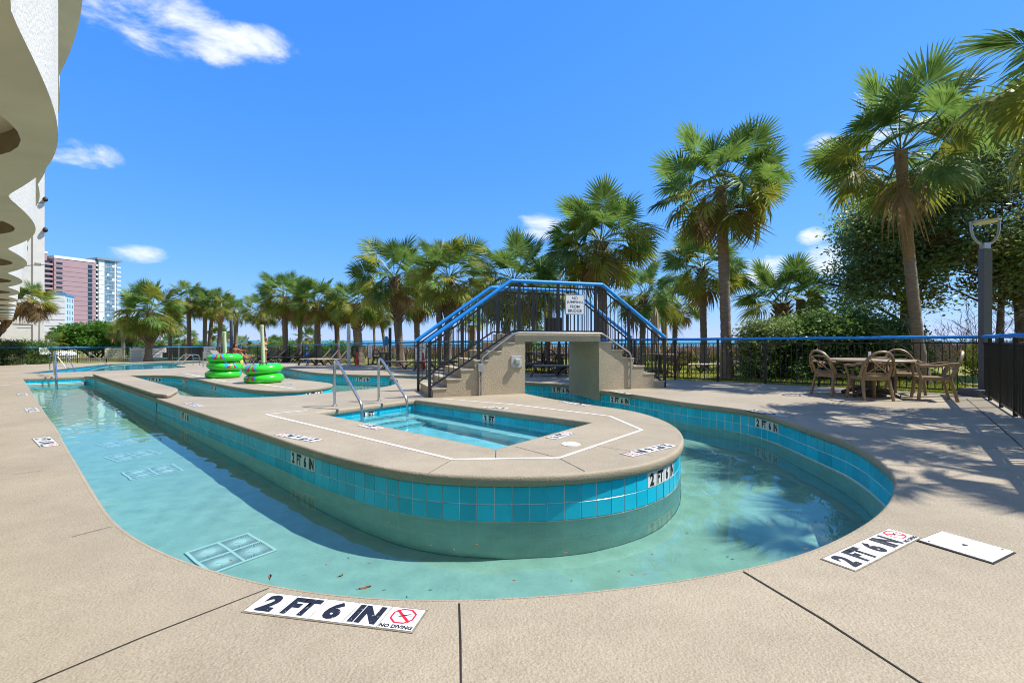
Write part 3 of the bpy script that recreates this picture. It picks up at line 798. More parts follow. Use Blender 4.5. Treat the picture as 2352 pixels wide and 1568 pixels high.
# grass blades and dune grass
def blades(name, pts, hmin, hmax, w, m, seed, lean=.5):
    rs = np.random.RandomState(seed); n = len(pts); P = np.array(pts)
    a = rs.uniform(0, 6.28, n); h = rs.uniform(hmin, hmax, n); ln = rs.uniform(0, lean, n)*h; b = rs.uniform(0, 6.28, n)
    d = np.c_[np.cos(a), np.sin(a), np.zeros(n)]*w; t = np.c_[np.cos(b)*ln, np.sin(b)*ln, h]
    Vv = np.stack([P-d, P+d, P+d*.6+t*.55*np.array((.6, .6, 1)), P+t], 1).reshape(-1, 3)
    i = np.arange(n)*4; Fq = np.c_[i, i+1, i+2, i+3]
    o = link(name, np_mesh(name, Vv, Fq, m)); return tag(o, kind='stuff')
GRS = leaf_mat('lawn_blade', (.20, .20, .03), (.30, .36, .05), .45, .9)
DUN = leaf_mat('dune_grass_blade', (.22, .12, .06), (.34, .24, .12), .2, .25)
DUG = leaf_mat('dune_shrub_leaf', (.06, .10, .02), (.14, .18, .04), .2, .6)
rr = random.Random(5); pts = []
fline = [fl[i] for i in range(7)]
for _ in range(52000):
    t = rr.random()**1.0*5.999; i = int(t); f = t-i; p = np.array(fline[i])*(1-f)+np.array(fline[i+1])*f; d_ = .2+rr.random()**1.6*13
    x, y = p[0]+.6*d_, p[1]+.8*d_
    pts.append((x, y, zt(x, y)))
blades('grass', pts, .05, .13, .007, GRS, 1)
pts = []
for _ in range(26000):
    u = rr.uniform(-.85, 1.1); s = rr.uniform(31, 50); y = s/(.6*u+.8); x = u*y
    if y > 120 or y < 5: continue
    pts.append((x, y, zt(x, y)))
blades('dune_grass', pts, .35, .95, .03, DUN, 2, .4)
pts = [p for p in [(rr.uniform(-.7, 1.0), rr.uniform(28, 34)) for _ in range(9000)]]
pts = [(u*s/(.6*u+.8), s/(.6*u+.8), zt(u*s/(.6*u+.8), s/(.6*u+.8))) for u, s in pts if noise.noise(Vector((u*9, s*.5, 0))) > .05]
blades('dune_plants', pts, .3, .7, .035, DUG, 3, .7)

# ================================================================== the footbridge
b0, b1 = g(991, 913), g(1528, 889); eb = (b1-b0); eb.z = 0; LB = eb.length; eb.normalize(); nb = Vector((-eb.y, eb.x, 0))
ZT = 1.30
bridge = empty('footbridge', (b0.x, b0.y, b0.z), math.atan2(eb.y, eb.x), label='beige stucco footbridge with stairs and blue padded railings over the river', cat='bridge')
zb = -b0.z                                   # local z of absolute zero
WB = 1.55; s_open0, s_open1 = 2.07, 3.93; sl0, sr0 = 1.83, LB-1.83
def blk(name, x0, x1, y0, y1, z0, z1, m=STUC, par=None, ch=.012):
    o = MB().box(((x0+x1)/2, (y0+y1)/2, (z0+z1)/2), (x1-x0, y1-y0, z1-z0), ch=ch).obj(name, m, par or bridge); return o
zt_l = ZT+zb
tr = (sl0-.03)/6; rise = (zt_l)/7
blk('landing', sl0-.003, sr0+.003, -.004, WB+.004, zt_l-.185, zt_l, ch=.01)
blk('pillar', sl0, s_open0, 0, WB, -.15, zt_l-.186, ch=0)
blk('pillar', s_open1, sr0, 0, WB, -.22, zt_l-.186, ch=0)
for k in range(6):
    for side in (0, 1):
        x0 = .03+tr*k; x1 = x0+tr
        if side: x0, x1 = LB-x1, LB-x0
        st = blk('step', x0, x1, 0, WB, -.20, rise*(k+1)-.045, ch=0)
        nx0, nx1 = (x0-.025, x1-.003) if not side else (x0+.003, x1+.025)
        blk('nosing', nx0, nx1, -.014, WB+.014, rise*(k+1)-.044, rise*(k+1), par=st, ch=.015)
# railings front and back
def railing(y, lab):
    rl = empty('railing'); rl.parent = bridge; rl['label'] = lab
    top = zt_l+1.15; xa, xb = sl0-.07, sr0+.09
    za = b0.z*0+1.17; zb_ = 1.22+zb
    p = [(-.10, y, za-.02), (xa, y, top), (xb, y, top), (LB+.02, y, zb_)]
    def rz(x, off):
        if x < xa: t = (x+.10)/(xa+.10); return (za-.02)*(1-t)+top*t+off
        if x > xb: t = (x-xb)/(LB+.02-xb); return top*(1-t)+zb_*t+off
        return top+off
    def bz(x):                                # bottom bar
        lo = .16
        if x < sl0-.03: t = max(0, (x+.02)/(sl0-.01)); return .20*(1-t)+(zt_l+.05)*t
        if x > sr0+.03: t = (x-sr0)/(LB-sr0); return (zt_l+.05)*(1-t)+.12*t
        return zt_l+.05
    pp = [(-.10, y, rz(-.10, 0))]+[p[1]]+[p[2]]+[p[3]]
    MB().tube([pp[0], pp[1]], .043, 12).tube([pp[1], pp[2]], .043, 12).tube([pp[2], pp[3]], .043, 12).obj('padded_handrail', FOAM, rl, smooth=False)
    auto_smooth(rl.children[-1], 50)
    mb = MB()
    for (u, v) in ((0, 1), (1, 2), (2, 3)):
        a, b_ = Vector(pp[u]), Vector(pp[v]); mb.bar(a-Vector((0, 0, .115)), b_-Vector((0, 0, .115)), .03, .035); 
    mb.obj('upper_bar', BLACK, rl)
    mb = MB(); mb.bar((-.03, y, bz(-.03)), (sl0-.03, y, bz(sl0-.03)), .03, .035); mb.bar((sl0-.03, y, zt_l+.05), (sr0+.03, y, zt_l+.05), .03, .035); mb.bar((sr0+.03, y, bz(sr0+.03)), (LB+.02, y, bz(LB+.02)), .03, .035); mb.obj('lower_bar', BLACK, rl)
    posts = [(-.03, -.02), (1.02, rise*3), (sl0+.12, zt_l), ((sl0+sr0)/2, zt_l), (sr0-.1, zt_l), (LB-1.02, rise*3), (LB+.015, -.05)]
    for x, z in posts:
        h = rz(x, -.03); MB().box((x, y, (z+h)/2), (.055, .055, h-z)).obj('post', BLACK, rl)
    n = int((LB-.1)/.105)
    for k in range(n):
        x = .06+.105*k
        if min(abs(x-q[0]) for q in posts) < .05: continue
        a, b_ = bz(x), rz(x, -.115); MB().box((x, y, (a+b_)/2), (.016, .016, b_-a)).obj('baluster', BLACK, rl)
    return rl
railing(.05, 'near side railing'); railing(WB-.05, 'far side railing')
# sign on the near railing
def sign_board(name, P, w, h, yaw, label, lines, face=SIGNW, ink=NAVY, border=None, cat='sign', group=None, thick=.006, tilt=0):
    """lines: (text, letter height, y, optional width)"""
    root = empty(name, P, yaw, label=label, cat=cat, group=group)
    MB().box((0, 0, 0), (w, thick, h), ch=.0015).obj('board', face, root)
    if border:
        mb = MB(); t = .012; e = .012
        for (c, d) in (((0, -thick/2-.001, h/2-e), (w-2*e, .001, t)), ((0, -thick/2-.001, -h/2+e), (w-2*e, .001, t)), ((w/2-e, -thick/2-.001, 0), (t, .001, h-2*e-t)), ((-w/2+e, -thick/2-.001, 0), (t, .001, h-2*e-t))): mb.box(c, d)
        mb.obj('border', border, root)
    for L in lines:
        t, hh, y = L[:3]; text(t, hh, L[4] if len(L) > 4 else ink, root, frame((0, -thick/2-.0015, y), (1, 0, 0), (0, 0, 1), (0, -1, 0)), .012, 1.0, width=L[3] if len(L) > 3 else None)
    return root
def bw(x, y, z): return b0 + eb*x + nb*y + Vector((0, 0, z))   # bridge to world
yaw = math.atan2(eb.y, eb.x)
# locate the sign along the near railing from the photograph's sight line
def on_bridge(px):
    u = (px-CX)/F; return (u*b0.y-b0.x)/(eb.x-u*eb.y)
xs0, xs1 = on_bridge(1298), on_bridge(1343); ws = xs1-xs0
sign_board('warning_sign', bw((xs0+xs1)/2, .01, zt_l+.665), ws, ws*.93, yaw, 'white sign with navy letters saying no jumping on the near bridge railing',
    [('NO', .068, .146), ('JUMPING', .068, .050, ws*.82), ('FROM', .068, -.046), ('BRIDGE', .068, -.142, ws*.70)], border=NAVY)
# conduit and light fixture on the near wall
CON = mat('galvanised_conduit', (.42, .43, .44), .38, .6, var=.08, vs=9)
cd = empty('conduit', bw(0, 0, 0), yaw, label='grey metal conduit pipe running over the near face of the footbridge', cat='conduit')
x0, x1, x2, x3 = on_bridge(1105), sl0-.0, sr0+.02, on_bridge(1447)
def arc(p0, p1, p2, r=.09, n=5):
    a, b, c = map(Vector, (p0, p1, p2)); d1 = (a-b).normalized()*r; d2 = (c-b).normalized()*r
    return [(b+d1)*(1-t)**2+b*2*t*(1-t)+(b+d2)*t*t for t in [i/n for i in range(n+1)]]
pA, pB, pC, pD, pE, pF = (x0, -.035, .0), (x0, -.035, .80), (x1, -.035, zt_l+.012), (x2, -.035, zt_l+.012), (x3, -.035, .86), (x3, -.035, -.05)
auto_smooth(MB().tube([pA]+arc(pA, pB, pC)+arc(pB, pC, pD)+arc(pC, pD, pE)+arc(pD, pE, pF)+[pF], .018, 10).obj('pipe', CON, cd))
auto_smooth(MB().tube([(x0-.05, -.035, 0), (x0-.05, -.035, .56)], .018, 10).obj('pipe', CON, cd))
MB().box((x0-.02, -.045, .60), (.13, .07, .17), ch=.008).obj('junction_box', CON, cd)
for (x, z) in [(x0-.025, .10), (x0-.025, .38), (x3, .1), (x3, .35), (x3, .6)]: MB().box((x, -.025, z), (.12 if x < x3 else .06, .03, .014)).obj('strap', CON, cd)
lf = empty('wall_light', bw(on_bridge(1186), -.012, .0)+Vector((0, 0, CAM-(1082-1019.4)*.766/F*10.9-b0.z)), yaw, label='square grey utility light fixture on the left bridge pillar', cat='light fixture')
MB().box((0, 0, 0), (.255, .022, .255), ch=.006).obj('back_plate', mat('fixture_grey', (.46, .48, .48), .45, var=.05, vs=12), lf)
MB().box((.01, -.04, .0), (.11, .07, .13), ch=.01).obj('housing', MATS['fixture_grey'], lf)
MB().box((.015, -.078, -.005), (.07, .008, .07), ch=.003).obj('lens', mat('amber_lens', (.45, .40, .26), .2, spec=.6), lf)
for sx in (-1, 1):
    for sz in (-1, 1): MB().box((sx*.113, -.012, sz*.113), (.01, .006, .01)).obj('screw', BLACK, lf)

# ================================================================== fences
def fence(name, P, hts, label, spacing=None, picket=.12, rows=False, foam=FOAM, group=None, foam_r=.036, post_w=.05, low=.07, cat='fence', gap=.125):
    """P: corner points (x, y); hts: rail height at each"""
    P = [np.array(p, float) for p in P]; root = empty(name, (P[0][0], P[0][1], zd(*P[0])), label=label, cat=cat, group=group); O = root.location.copy()
    rail = []; nodes = []
    for (a, b, ha, hb) in zip(P[:-1], P[1:], hts[:-1], hts[1:]):
        L = np.linalg.norm(b-a); n = max(1, round(L/spacing)) if spacing else 1
        for k in range(n): nodes.append((a+(b-a)*k/n, ha+(hb-ha)*k/n))
    nodes.append((P[-1], hts[-1]))
    pt = lambda p, z: Vector((p[0], p[1], zd(*p)+z))-O
    mesh_cache = {}
    for p, h in nodes:
        MB().box(pt(p, h/2-.04), (post_w, post_w, h+.06), math.atan2(*(P[1]-P[0])[::-1])).obj('post', BLACK, root)
    for (a, ha), (b, hb) in zip(nodes[:-1], nodes[1:]):
        MB().bar(pt(a, ha-gap), pt(b, hb-gap), .028, .03).obj('upper_rail', BLACK, root)
        MB().bar(pt(a, low), pt(b, low), .028, .03).obj('lower_rail', BLACK, root)
        L = np.linalg.norm(b-a); n = max(2, round(L/picket)); mbp = MB()
        for k in range(1, n):
            p = a+(b-a)*k/n; h = ha+(hb-ha)*k/n
            if rows: mbp.box(pt(p, (low+h-gap)/2), (.017, .017, h-gap-low))
            else:
                key = round(h, 2)
                if key not in mesh_cache: mesh_cache[key] = MB().box((0, 0, 0), (.017, .017, h-gap-low)).mesh('picket', BLACK)
                o = link('picket', mesh_cache[key], root, pt(p, (low+h-gap)/2)); o.rotation_euler = (0, 0, math.atan2((b-a)[1], (b-a)[0]))
        if rows: tag(mbp.obj('pickets', BLACK, root), kind='stuff')
    pts = []
    for i, (p, h) in enumerate(nodes):
        pts.append(pt(p, h))
        if i < len(nodes)-1 and foam_r:
            q, hq = nodes[i+1]; pts.append(pt((p+q)/2, (h+hq)/2-.006))
    if foam_r: auto_smooth(MB().tube(pts, foam_r, 10).obj('padded_rail', foam, root), 60)
    return root
corner = fl[0]+np.array((.36, .50))
side_end = corner+np.array((-.622, -.783))*13.5
fence('metal_fence', [corner, side_end], [1.19, 1.19], 'black picket fence along the right side of the deck, seen edge on', 1.2, .105)
pL = fl[3]
fence('metal_fence', [corner, fl[2], pL], [1.19, 1.19, 1.19], 'black picket fence with blue padded rail behind the patio table', 1.2, .12)
fence('metal_fence', [pL, fl[4], fl[5]], [1.19, 1.18, 1.16], 'black picket fence seen through and behind the footbridge', 1.2, .12)
fence('metal_fence', [fl[5], fl[6], fl[8]], [1.16, 1.19, 1.18], 'long black picket fence behind the sun loungers in the middle', 2.4, .13, rows=True, foam=FOAMF)
fence('metal_fence', [fl[8], fl[9], fl[10], fl[11], fl[12], np.array((-46, 31))], [1.18]*6, 'black picket fence with notice boards behind the wading pool', 2.2, .13, rows=True)

# ================================================================== lamp posts
LPM = mat('lamp_post_grey', (.105, .108, .115), .55, var=.25, vs=60, bump=.3, bs=180)
LPS = mat('lamp_collar', (.42, .42, .42), .35, .8)
def lamp_post(p, h, w, label, ring=.25, base=True, rz=-.15):
    root = empty('lamp_post', p, rz, label=label, cat='lamp post', group='tall lamp posts with open ring heads')
    if base: MB().box((0, 0, .065), (.62, .56, .15), ch=.015).obj('base', LPM, root)
    MB().box((0, 0, .14+h/2-.07), (w, w, h-.14), ch=.01).obj('post', LPM, root)
    MB().box((0, 0, h+.06), (w*.82, w*.82, .12), ch=.008).obj('collar', LPS, root)
    H = h+.12; up = [( -.05, 0, H-.04), (-.15, 0, H+.03), (-.215, 0, H+.13), (-ring+.005, 0, H+.26), (-ring, 0, H+.40)]
    P = up + [(-ring+.02, 0, H+.43)]
    for sgn in (1, -1):
        auto_smooth(MB().tube([(x*sgn, y, z) for x, y, z in P], .026, 8).obj('arm', LPS, root))
    MB().lathe([(ring-.03, 0), (ring-.01, .015), (ring-.01, .03), (ring*.6, .042), (.05, .044)], (0, 0, H+.41), 28).obj('lamp_head', LPS, root)
    MB().lathe([(ring*.7, -.012), (ring*.75, .002)], (0, 0, H+.41), 24).obj('lens', mat('lamp_lens', (.75, .74, .66), .3), root)
    return root
lamp_post(g(2262, 909), 2.95, .15, 'grey lamp post on a square base at the right fence corner')
lamp_post(g(726, 829), 3.45, .17, 'dark lamp post standing in front of the palms left of the bridge', base=False)
lamp_post(g(1010, 845), 3.3, .17, 'lamp post just left of the blue bridge railing', base=False)
lamp_post(at(532, 826, 41)*1.0, 3.3, .2, 'slim far lamp post behind the seated woman', base=False)
pole = empty('light_pole', at(412, 830, 52), label='thin white pole among the far palms on the left', cat='pole')
MB().lathe([(.07, -.3), (.05, 4.9)], (0, 0, 0), 10).obj('shaft', mat('white_pole', (.7, .7, .68), .4), pole)
pole = empty('light_pole', at(538, 828, 42.5), label='thin dark pole beside the far lamp post', cat='pole')
MB().lathe([(.05, -.3), (.03, 5.2)], (0, 0, 0), 8).obj('shaft', BLACK, pole)

# ================================================================== rails
def bent(pts, r=.14, n=6):
    out = [Vector(pts[0])]
    for a, b, c in zip(pts[:-2], pts[1:-1], pts[2:]): out += arc(a, b, c, r, n)
    return out+[Vector(pts[-1])]
def spa_rail(px, py, label):
    p = g(px, py); d = Vector((eW[0], eW[1], 0)); root = empty('handrail', p, math.atan2(eL[1], eL[0]), label=label, cat='handrail', group='steel handrails of the spa')
    pts = [(0, 0, 0), (0, 0, .86), (.24, 0, .84), (.93, 0, .10), (.95, 0, -.32)]
    v = [Vector(q) for q in pts]
    path = [v[0]] + arc(v[0], Vector((0, 0, .90)), Vector((.93, 0, .10)), .20, 10) + arc(Vector((0, 0, .90)), Vector((.94, 0, .11)), v[4], .1, 5) + [v[4]]
    auto_smooth(MB().tube(path, .0245, 12).obj('rail', STEEL, root))
    MB().lathe([(.055, 0), (.055, .008), (.03, .02)], (0, 0, 0), 18).obj('escutcheon', STEEL, root)
spa_rail(768.5, 932, 'curved steel handrail at the left corner of the spa')
spa_rail(870, 920.5, 'curved steel handrail at the back of the spa nearest the bridge')
def grab(p, ang, L, h, drop, label, group, end=.0):
    root = empty('handrail', p, ang, label=label, cat='handrail', group=group)
    v = [Vector((0, 0, 0)), Vector((0, 0, h)), Vector((L*.15, 0, h)), Vector((L, 0, end)), Vector((L, 0, drop))]
    path = [v[0]] + arc(v[0], v[1]+Vector((.05, 0, 0)), v[3], .12, 8) + ([v[3], v[4]] if drop < end else [v[3]])
    auto_smooth(MB().tube(path, .022, 10).obj('rail', STEEL, root)); MB().lathe([(.05, 0), (.05, .01), (.03, .02)], (0, 0, 0), 14).obj('escutcheon', STEEL, root)
gr = 'steel handrails by the left pools'
def rail_at(pa, pb, h, label, drop=-.4, end=.05, dxy=None):
    a, b = g(*pa), g(*pb); d = b-a; d.z = 0; grab(a, math.atan2(d.y, d.x), d.length, h, drop, label, gr, end)
rail_at((127,861), (131,873), .92, 'near steel handrail at the closed end of the left channel')
rail_at((124,858), (128.5,868), .90, 'steel handrail just behind the first one at the left channel end')
rail_at((153,839), (172,846), .78, 'steel handrail slanting into the left end of the wading pool')
rail_at((205,834), (252,838), .80, 'steel handrail slanting into the middle of the wading pool')
a = g(444, 838)
for k, dx in enumerate((0, .55)):
    root = empty('pool_ladder', a+Vector((dx, -.25*k, 0)), 3.6, label=('left' if not k else 'right')+' hoop of the small steel ladder at the right end of the wading pool', cat='ladder', group='ladder hoops of the wading pool')
    auto_smooth(MB().tube(bent([(0, 0, 0), (0, 0, .62), (.45, 0, .66), (1.05, 0, -.05)], .16), .022, 8).obj('rail', STEEL, root)); MB().lathe([(.05, 0), (.05, .01), (.03, .02)], (0, 0, 0), 12).obj('escutcheon', STEEL, root)
root = empty('sign_post', g(467, 844), label='slim steel post left of the tall stack of green tubes', cat='post')
MB().lathe([(.025, 0), (.025, .82)], (0, 0, 0), 10).obj('shaft', STEEL, root)
root = empty('railing_stub', g(115,848), label='small steel handrail stub at the back of the left channel', cat='handrail')
auto_smooth(MB().tube(bent([(0, 0, 0), (0, 0, .7), (.3, .1, .62), (.6, .2, .1)], .1), .02, 8).obj('rail', STEEL, root))

# ================================================================== poles and inflatable tubes
PVC = mat('cream_pvc', (.50, .56, .36), .4, var=.06, vs=4)
def tube_mat():
    m = bpy.data.materials.new('printed_green_vinyl'); m.use_nodes = True
    n = m.node_tree.nodes; l = m.node_tree.links; b = n['Principled BSDF']; b.inputs['Roughness'].default_value = .22; b.inputs['Coat Weight'].default_value = .4
    tc = n.new('ShaderNodeTexCoord'); sp = n.new('ShaderNodeSeparateXYZ'); l.new(tc.outputs['Object'], sp.inputs[0])
    at2 = n.new('ShaderNodeMath'); at2.operation = 'ARCTAN2'; l.new(sp.outputs[1], at2.inputs[0]); l.new(sp.outputs[0], at2.inputs[1])
    w = n.new('ShaderNodeTexNoise'); w.inputs['Scale'].default_value = 5; l.new(tc.outputs['Object'], w.inputs['Vector'])
    ad = n.new('ShaderNodeMath'); ad.operation = 'MULTIPLY_ADD'; l.new(w.outputs[0], ad.inputs[0]); ad.inputs[1].default_value = .5; l.new(at2.outputs[0], ad.inputs[2])
    mr = n.new('ShaderNodeMapRange'); mr.inputs[1].default_value = -math.pi; mr.inputs[2].default_value = math.pi; l.new(ad.outputs[0], mr.inputs[0])
    r = n.new('ShaderNodeValToRGB'); r.color_ramp.interpolation = 'CONSTANT'; cr_ = r.color_ramp
    G_, B_, R_ = (.035, .62, .03, 1), (.02, .34, .62, 1), (.50, .025, .02, 1)
    seq = [(0, G_), (.19, B_), (.222, R_), (.240, G_), (.275, R_), (.292, B_), (.315, G_), (.66, R_), (.72, B_), (.75, G_)]
    cr_.elements[0].position, cr_.elements[0].color = seq[0]; cr_.elements[1].position, cr_.elements[1].color = seq[1]
    for p, c in seq[2:]:
        e = cr_.elements.new(p); e.color = c
    l.new(mr.outputs[0], r.inputs[0])
    # print only on the upper and outer face
    mz = n.new('ShaderNodeMapRange'); mz.inputs[1].default_value = -.045; mz.inputs[2].default_value = -.03; l.new(sp.outputs[2], mz.inputs[0])
    mx = n.new('ShaderNodeMix'); mx.data_type = 'RGBA'; mx.inputs[6].default_value = G_; l.new(mz.outputs[0], mx.inputs[0]); l.new(r.outputs[0], mx.inputs[7]); l.new(mx.outputs[2], b.inputs['Base Color'])
    return m
TUB = tube_mat()
def ring_mesh(R_=.35, r=.178, nu=72, nv=18, wr=.006):
    mb = MB()
    for i in range(nu):
        a = 2*math.pi*i/nu
        for k in range(nv):
            b_ = 2*math.pi*k/nv; q = r*(1+.02*math.sin(a*18)*max(0, -math.cos(b_))) + (wr*math.cos(a*36) if abs(math.cos(b_)) > .8 else 0)
            z = q*math.sin(b_)*.82; rad = R_+q*math.cos(b_)
            if z < -r*.68: z = -r*.68
            mb.v.append((rad*math.cos(a), rad*math.sin(a), z))
    for i in range(nu):
        for k in range(nv):
            mb.f.append((i*nv+k, ((i+1) % nu)*nv+k, ((i+1) % nu)*nv+(k+1) % nv, i*nv+(k+1) % nv))
    return mb.mesh('inflated_ring', TUB, True)
RM = ring_mesh()
def pool_tube(p, rz, tilt, label):
    root = empty('pool_tube', p, 0, label=label, cat='pool tube', group='green inflatable tubes stacked on poles'); root.rotation_euler = (tilt[0], tilt[1], rz)
    link('inflated_ring', RM, root)
    for a in (R(-60), R(115)):
        c, s = math.cos(a), math.sin(a); t = Vector((-s, c, 0))
        q = [Vector((c*.42, s*.42, .10))-t*.11, Vector((c*.43, s*.43, .175))-t*.07, Vector((c*.43, s*.43, .175))+t*.07, Vector((c*.42, s*.42, .10))+t*.11]
        auto_smooth(MB().tube(q, .014, 6).obj('handle', BLACK, root))
    # valve
    MB().lathe([(.012, .0), (.012, .02)], (.52, .05, .07), 8).obj('valve', mat('clear_valve', (.6, .75, .6), .3), root)
def pipe_pole(p, h, label):
    root = empty('plastic_pole', p, label=label, cat='pole', group='cream poles holding the tubes'); root.rotation_euler = (0, R(-2.6), 0)
    MB().lathe([(.05, -.02), (.05, h-.06), (.058, h-.06), (.058, h), (.045, h+.012)], (0, 0, 0), 18).obj('pipe', PVC, root); auto_smooth(root.children[0])
pA_, pB_ = g(517, 867), g(604, 878)
sA = (0.0, 0.0)
pipe_pole(pA_+Vector((.02, .05, 0)), 1.52, 'cream plastic pole rising out of the left stack of three tubes')
pipe_pole(pB_+Vector((.02, .05, 0)), 1.66, 'cream plastic pole rising out of the right stack of two tubes')
pool_tube(pA_+Vector((-.05, 0, .12)), 2.4, (0, 0), 'bottom green tube of the left stack, with a red print at its front')
pool_tube(pA_+Vector((.0, 0, .385)), 1.1, (R(2), R(3)), 'middle plain looking green tube of the left stack of three')
pool_tube(pA_+Vector((-.01, 0, .645)), .35, (R(-3), R(-2)), 'top green tube of the left stack of three')
pool_tube(pB_+Vector((.04, 0, .12)), -.12, (0, R(-2)), 'bottom green tube of the right stack of two')
pool_tube(pB_+Vector((.0, 0, .395)), .0, (R(2), R(-4)), 'top green tube of the right stack, black handle showing')
root = empty('plastic_post', g(801, 841.5), label='square white post beside the three empty loungers', cat='post')
MB().box((0, 0, 1.0), (.15, .15, 2.3), ch=.01).obj('shaft', mat('galvanised_white', (.55, .57, .56), .5, var=.1, vs=5), root); MB().box((0, 0, 2.16), (.17, .17, .03), ch=.01).obj('cap', MATS['galvanised_white'], root)
root = empty('umbrella_post', g(896, 842), label='dark post with a faded blue float hung on it by the gate', cat='post')
MB().box((0, 0, .95), (.12, .12, 1.95)).obj('shaft', mat('dark_slate_paint', (.02, .035, .06), .5), root)
MB().lathe([(.03, 1.05), (.10, 1.1), (.13, 1.3), (.06, 1.5)], (-.17, -.05, 0), 10).obj('hung_float', FOAMF, root)
# ================================================================== patio furniture
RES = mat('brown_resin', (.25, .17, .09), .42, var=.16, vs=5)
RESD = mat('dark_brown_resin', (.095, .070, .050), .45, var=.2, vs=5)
TOP = mat('tan_table_top', (.36, .27, .19), .4, var=.12, vs=4)
def arch(w, h, z0, n=22, e=2.3):
    return [(w*math.copysign(abs(math.cos(t))**(2/e), math.cos(t)), z0+h*abs(math.sin(t))**(2/e)) for t in [math.pi*i/n for i in range(n+1)]]
def make_chair(m):
    root = empty('patio_chair')
    # seat faces +Y (the sitter looks along +Y); back at -Y
    bm = MB(); bm.box((0, .02, .425), (.47, .46, .035), ch=.014); bm.box((0, .245, .41), (.44, .02, .05), ch=.008); bm.box((0, -.21, .405), (.46, .02, .06), ch=.008)
    bm.box((-.225, .02, .405), (.02, .44, .05), ch=.008); bm.box((.225, .02, .405), (.02, .44, .05), ch=.008)
    auto_smooth(bm.obj('seat', m, root))
    def bk(x, z): return Vector((x, -.20-.20*(z-.42)/.50-.02*(1-min(1, abs(x)/.28)), z))
    b = MB()
    b.tube([bk(x, z) for x, z in arch(.285, .46, .46)], .021, 8, sx=1.4)
    b.tube([bk(x, z) for x, z in [(-.205, .46), (-.21, .62), (-.20, .80), (.0, .815), (.20, .80), (.21, .62), (.205, .46)]], .013, 6)
    for s_ in (1, -1):
        b.tube([bk(s_*-.19, .50), bk(s_*.19, .79)], .010, 6)
        b.tube([bk(s_*.225, .44), bk(s_*.228, .66)], .024, 6)
    b.tube([bk(.075*math.cos(t), .645+.062*math.sin(t)) for t in [2*math.pi*k/18 for k in range(18)]], .011, 6, closed=True)
    for z in (.485, .515): b.tube([bk(-.2, z), bk(0, z-.008), bk(.2, z)], .009, 6)
    b.tube([bk(-.23, .45), bk(.23, .45)], .024, 6)
    auto_smooth(b.obj('backrest', m, root))
    for s_ in (1, -1):
        a = MB().tube([bk(s_*.275, .70), (s_*.29, -.16, .685), (s_*.30, .0, .645), (s_*.30, .14, .65), (s_*.29, .245, .645), (s_*.275, .265, .60), (s_*.25, .245, .52), (s_*.235, .22, .42)], [.022, .023, .025, .027, .026, .022, .02, .02], 8)
        auto_smooth(a.obj('armrest', m, root))
        for y0, y1 in ((.215, .26), (-.20, -.30)):
            l_ = MB().bar((s_*.225, y0, .43), (s_*(.255), y1, 0), .045, .05, up=(0, 1, 0)); bev(l_.obj('leg', m, root), .008, 1)
    return root
def make_table(r, mt, mp, sleeve=True):
    root = empty('patio_table')
    auto_smooth(MB().lathe([(.03, .70), (r-.02, .705), (r, .715), (r, .738), (r-.012, .748), (.0301, .752), (.03, .752)], (0, 0, 0), 48).obj('table_top', mt, root), 30)
    p = MB().lathe([(.20, .06), (.10, .12), (.075, .22), (.065, .45), (.075, .60), (.19, .70)], (0, 0, 0), 20)
    for k in range(4):
        a = k*math.pi/2+.5; c, s = math.cos(a), math.sin(a); p.tube([(c*.08, s*.08, .68), (c*.13, s*.13, .45), (c*.14, s*.14, .2)], .02, 6)
    auto_smooth(p.obj('pedestal', mp, root))
    for k in range(4):
        a = k*math.pi/2+.25; c, s = math.cos(a), math.sin(a); auto_smooth(MB().tube([(c*.10, s*.10, .15), (c*.30, s*.30, .12), (c*.48, s*.48, .05), (c*.54, s*.54, .025)], [.05, .05, .042, .035], 8).obj('foot', mp, root))
    auto_smooth(MB().lathe([(.27, .0), (.28, .03), (.25, .06), (.05, .09), (.035, .3)], (0, 0, 0), 26).obj('umbrella_base', mp, root))
    if sleeve: MB().lathe([(.024, .3), (.024, .90)], (0, 0, 0), 12).obj('umbrella_sleeve', mat('white_plastic', (.8, .8, .8), .35), root)
    return root
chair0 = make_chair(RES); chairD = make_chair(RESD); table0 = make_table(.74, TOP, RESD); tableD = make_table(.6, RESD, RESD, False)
def put(src, p, rz, label, cat, group, first=[None]):
    key = src.name
    if key in put.used: o = copy_tree(src)
    else: put.used.add(key); o = src
    o.location = p; o.rotation_euler = (0, 0, rz); tag(o, label, cat, group); return o
put.used = set()
tc = g(1997, 908.5)
put(table0, tc, .2, 'round tan patio table with four brown chairs on the right deck', 'table', 'patio tables')
cg = 'brown resin chairs round the patio table'
def chair_to(px, py, yaw, label): put(chair0, g(px, py), yaw, label, 'chair', cg)
chair_to(1995, 916.5, R(-6), 'brown patio chair with its round X patterned back square to the camera')
chair_to(1913, 906, R(-78), 'brown patio chair left of the patio table, seen side on')
chair_to(2141, 918, R(62), 'brown patio chair right of the patio table, turned towards the lamp post')
chair_to(2078, 904, R(160), 'brown patio chair on the far side of the patio table against the fence')

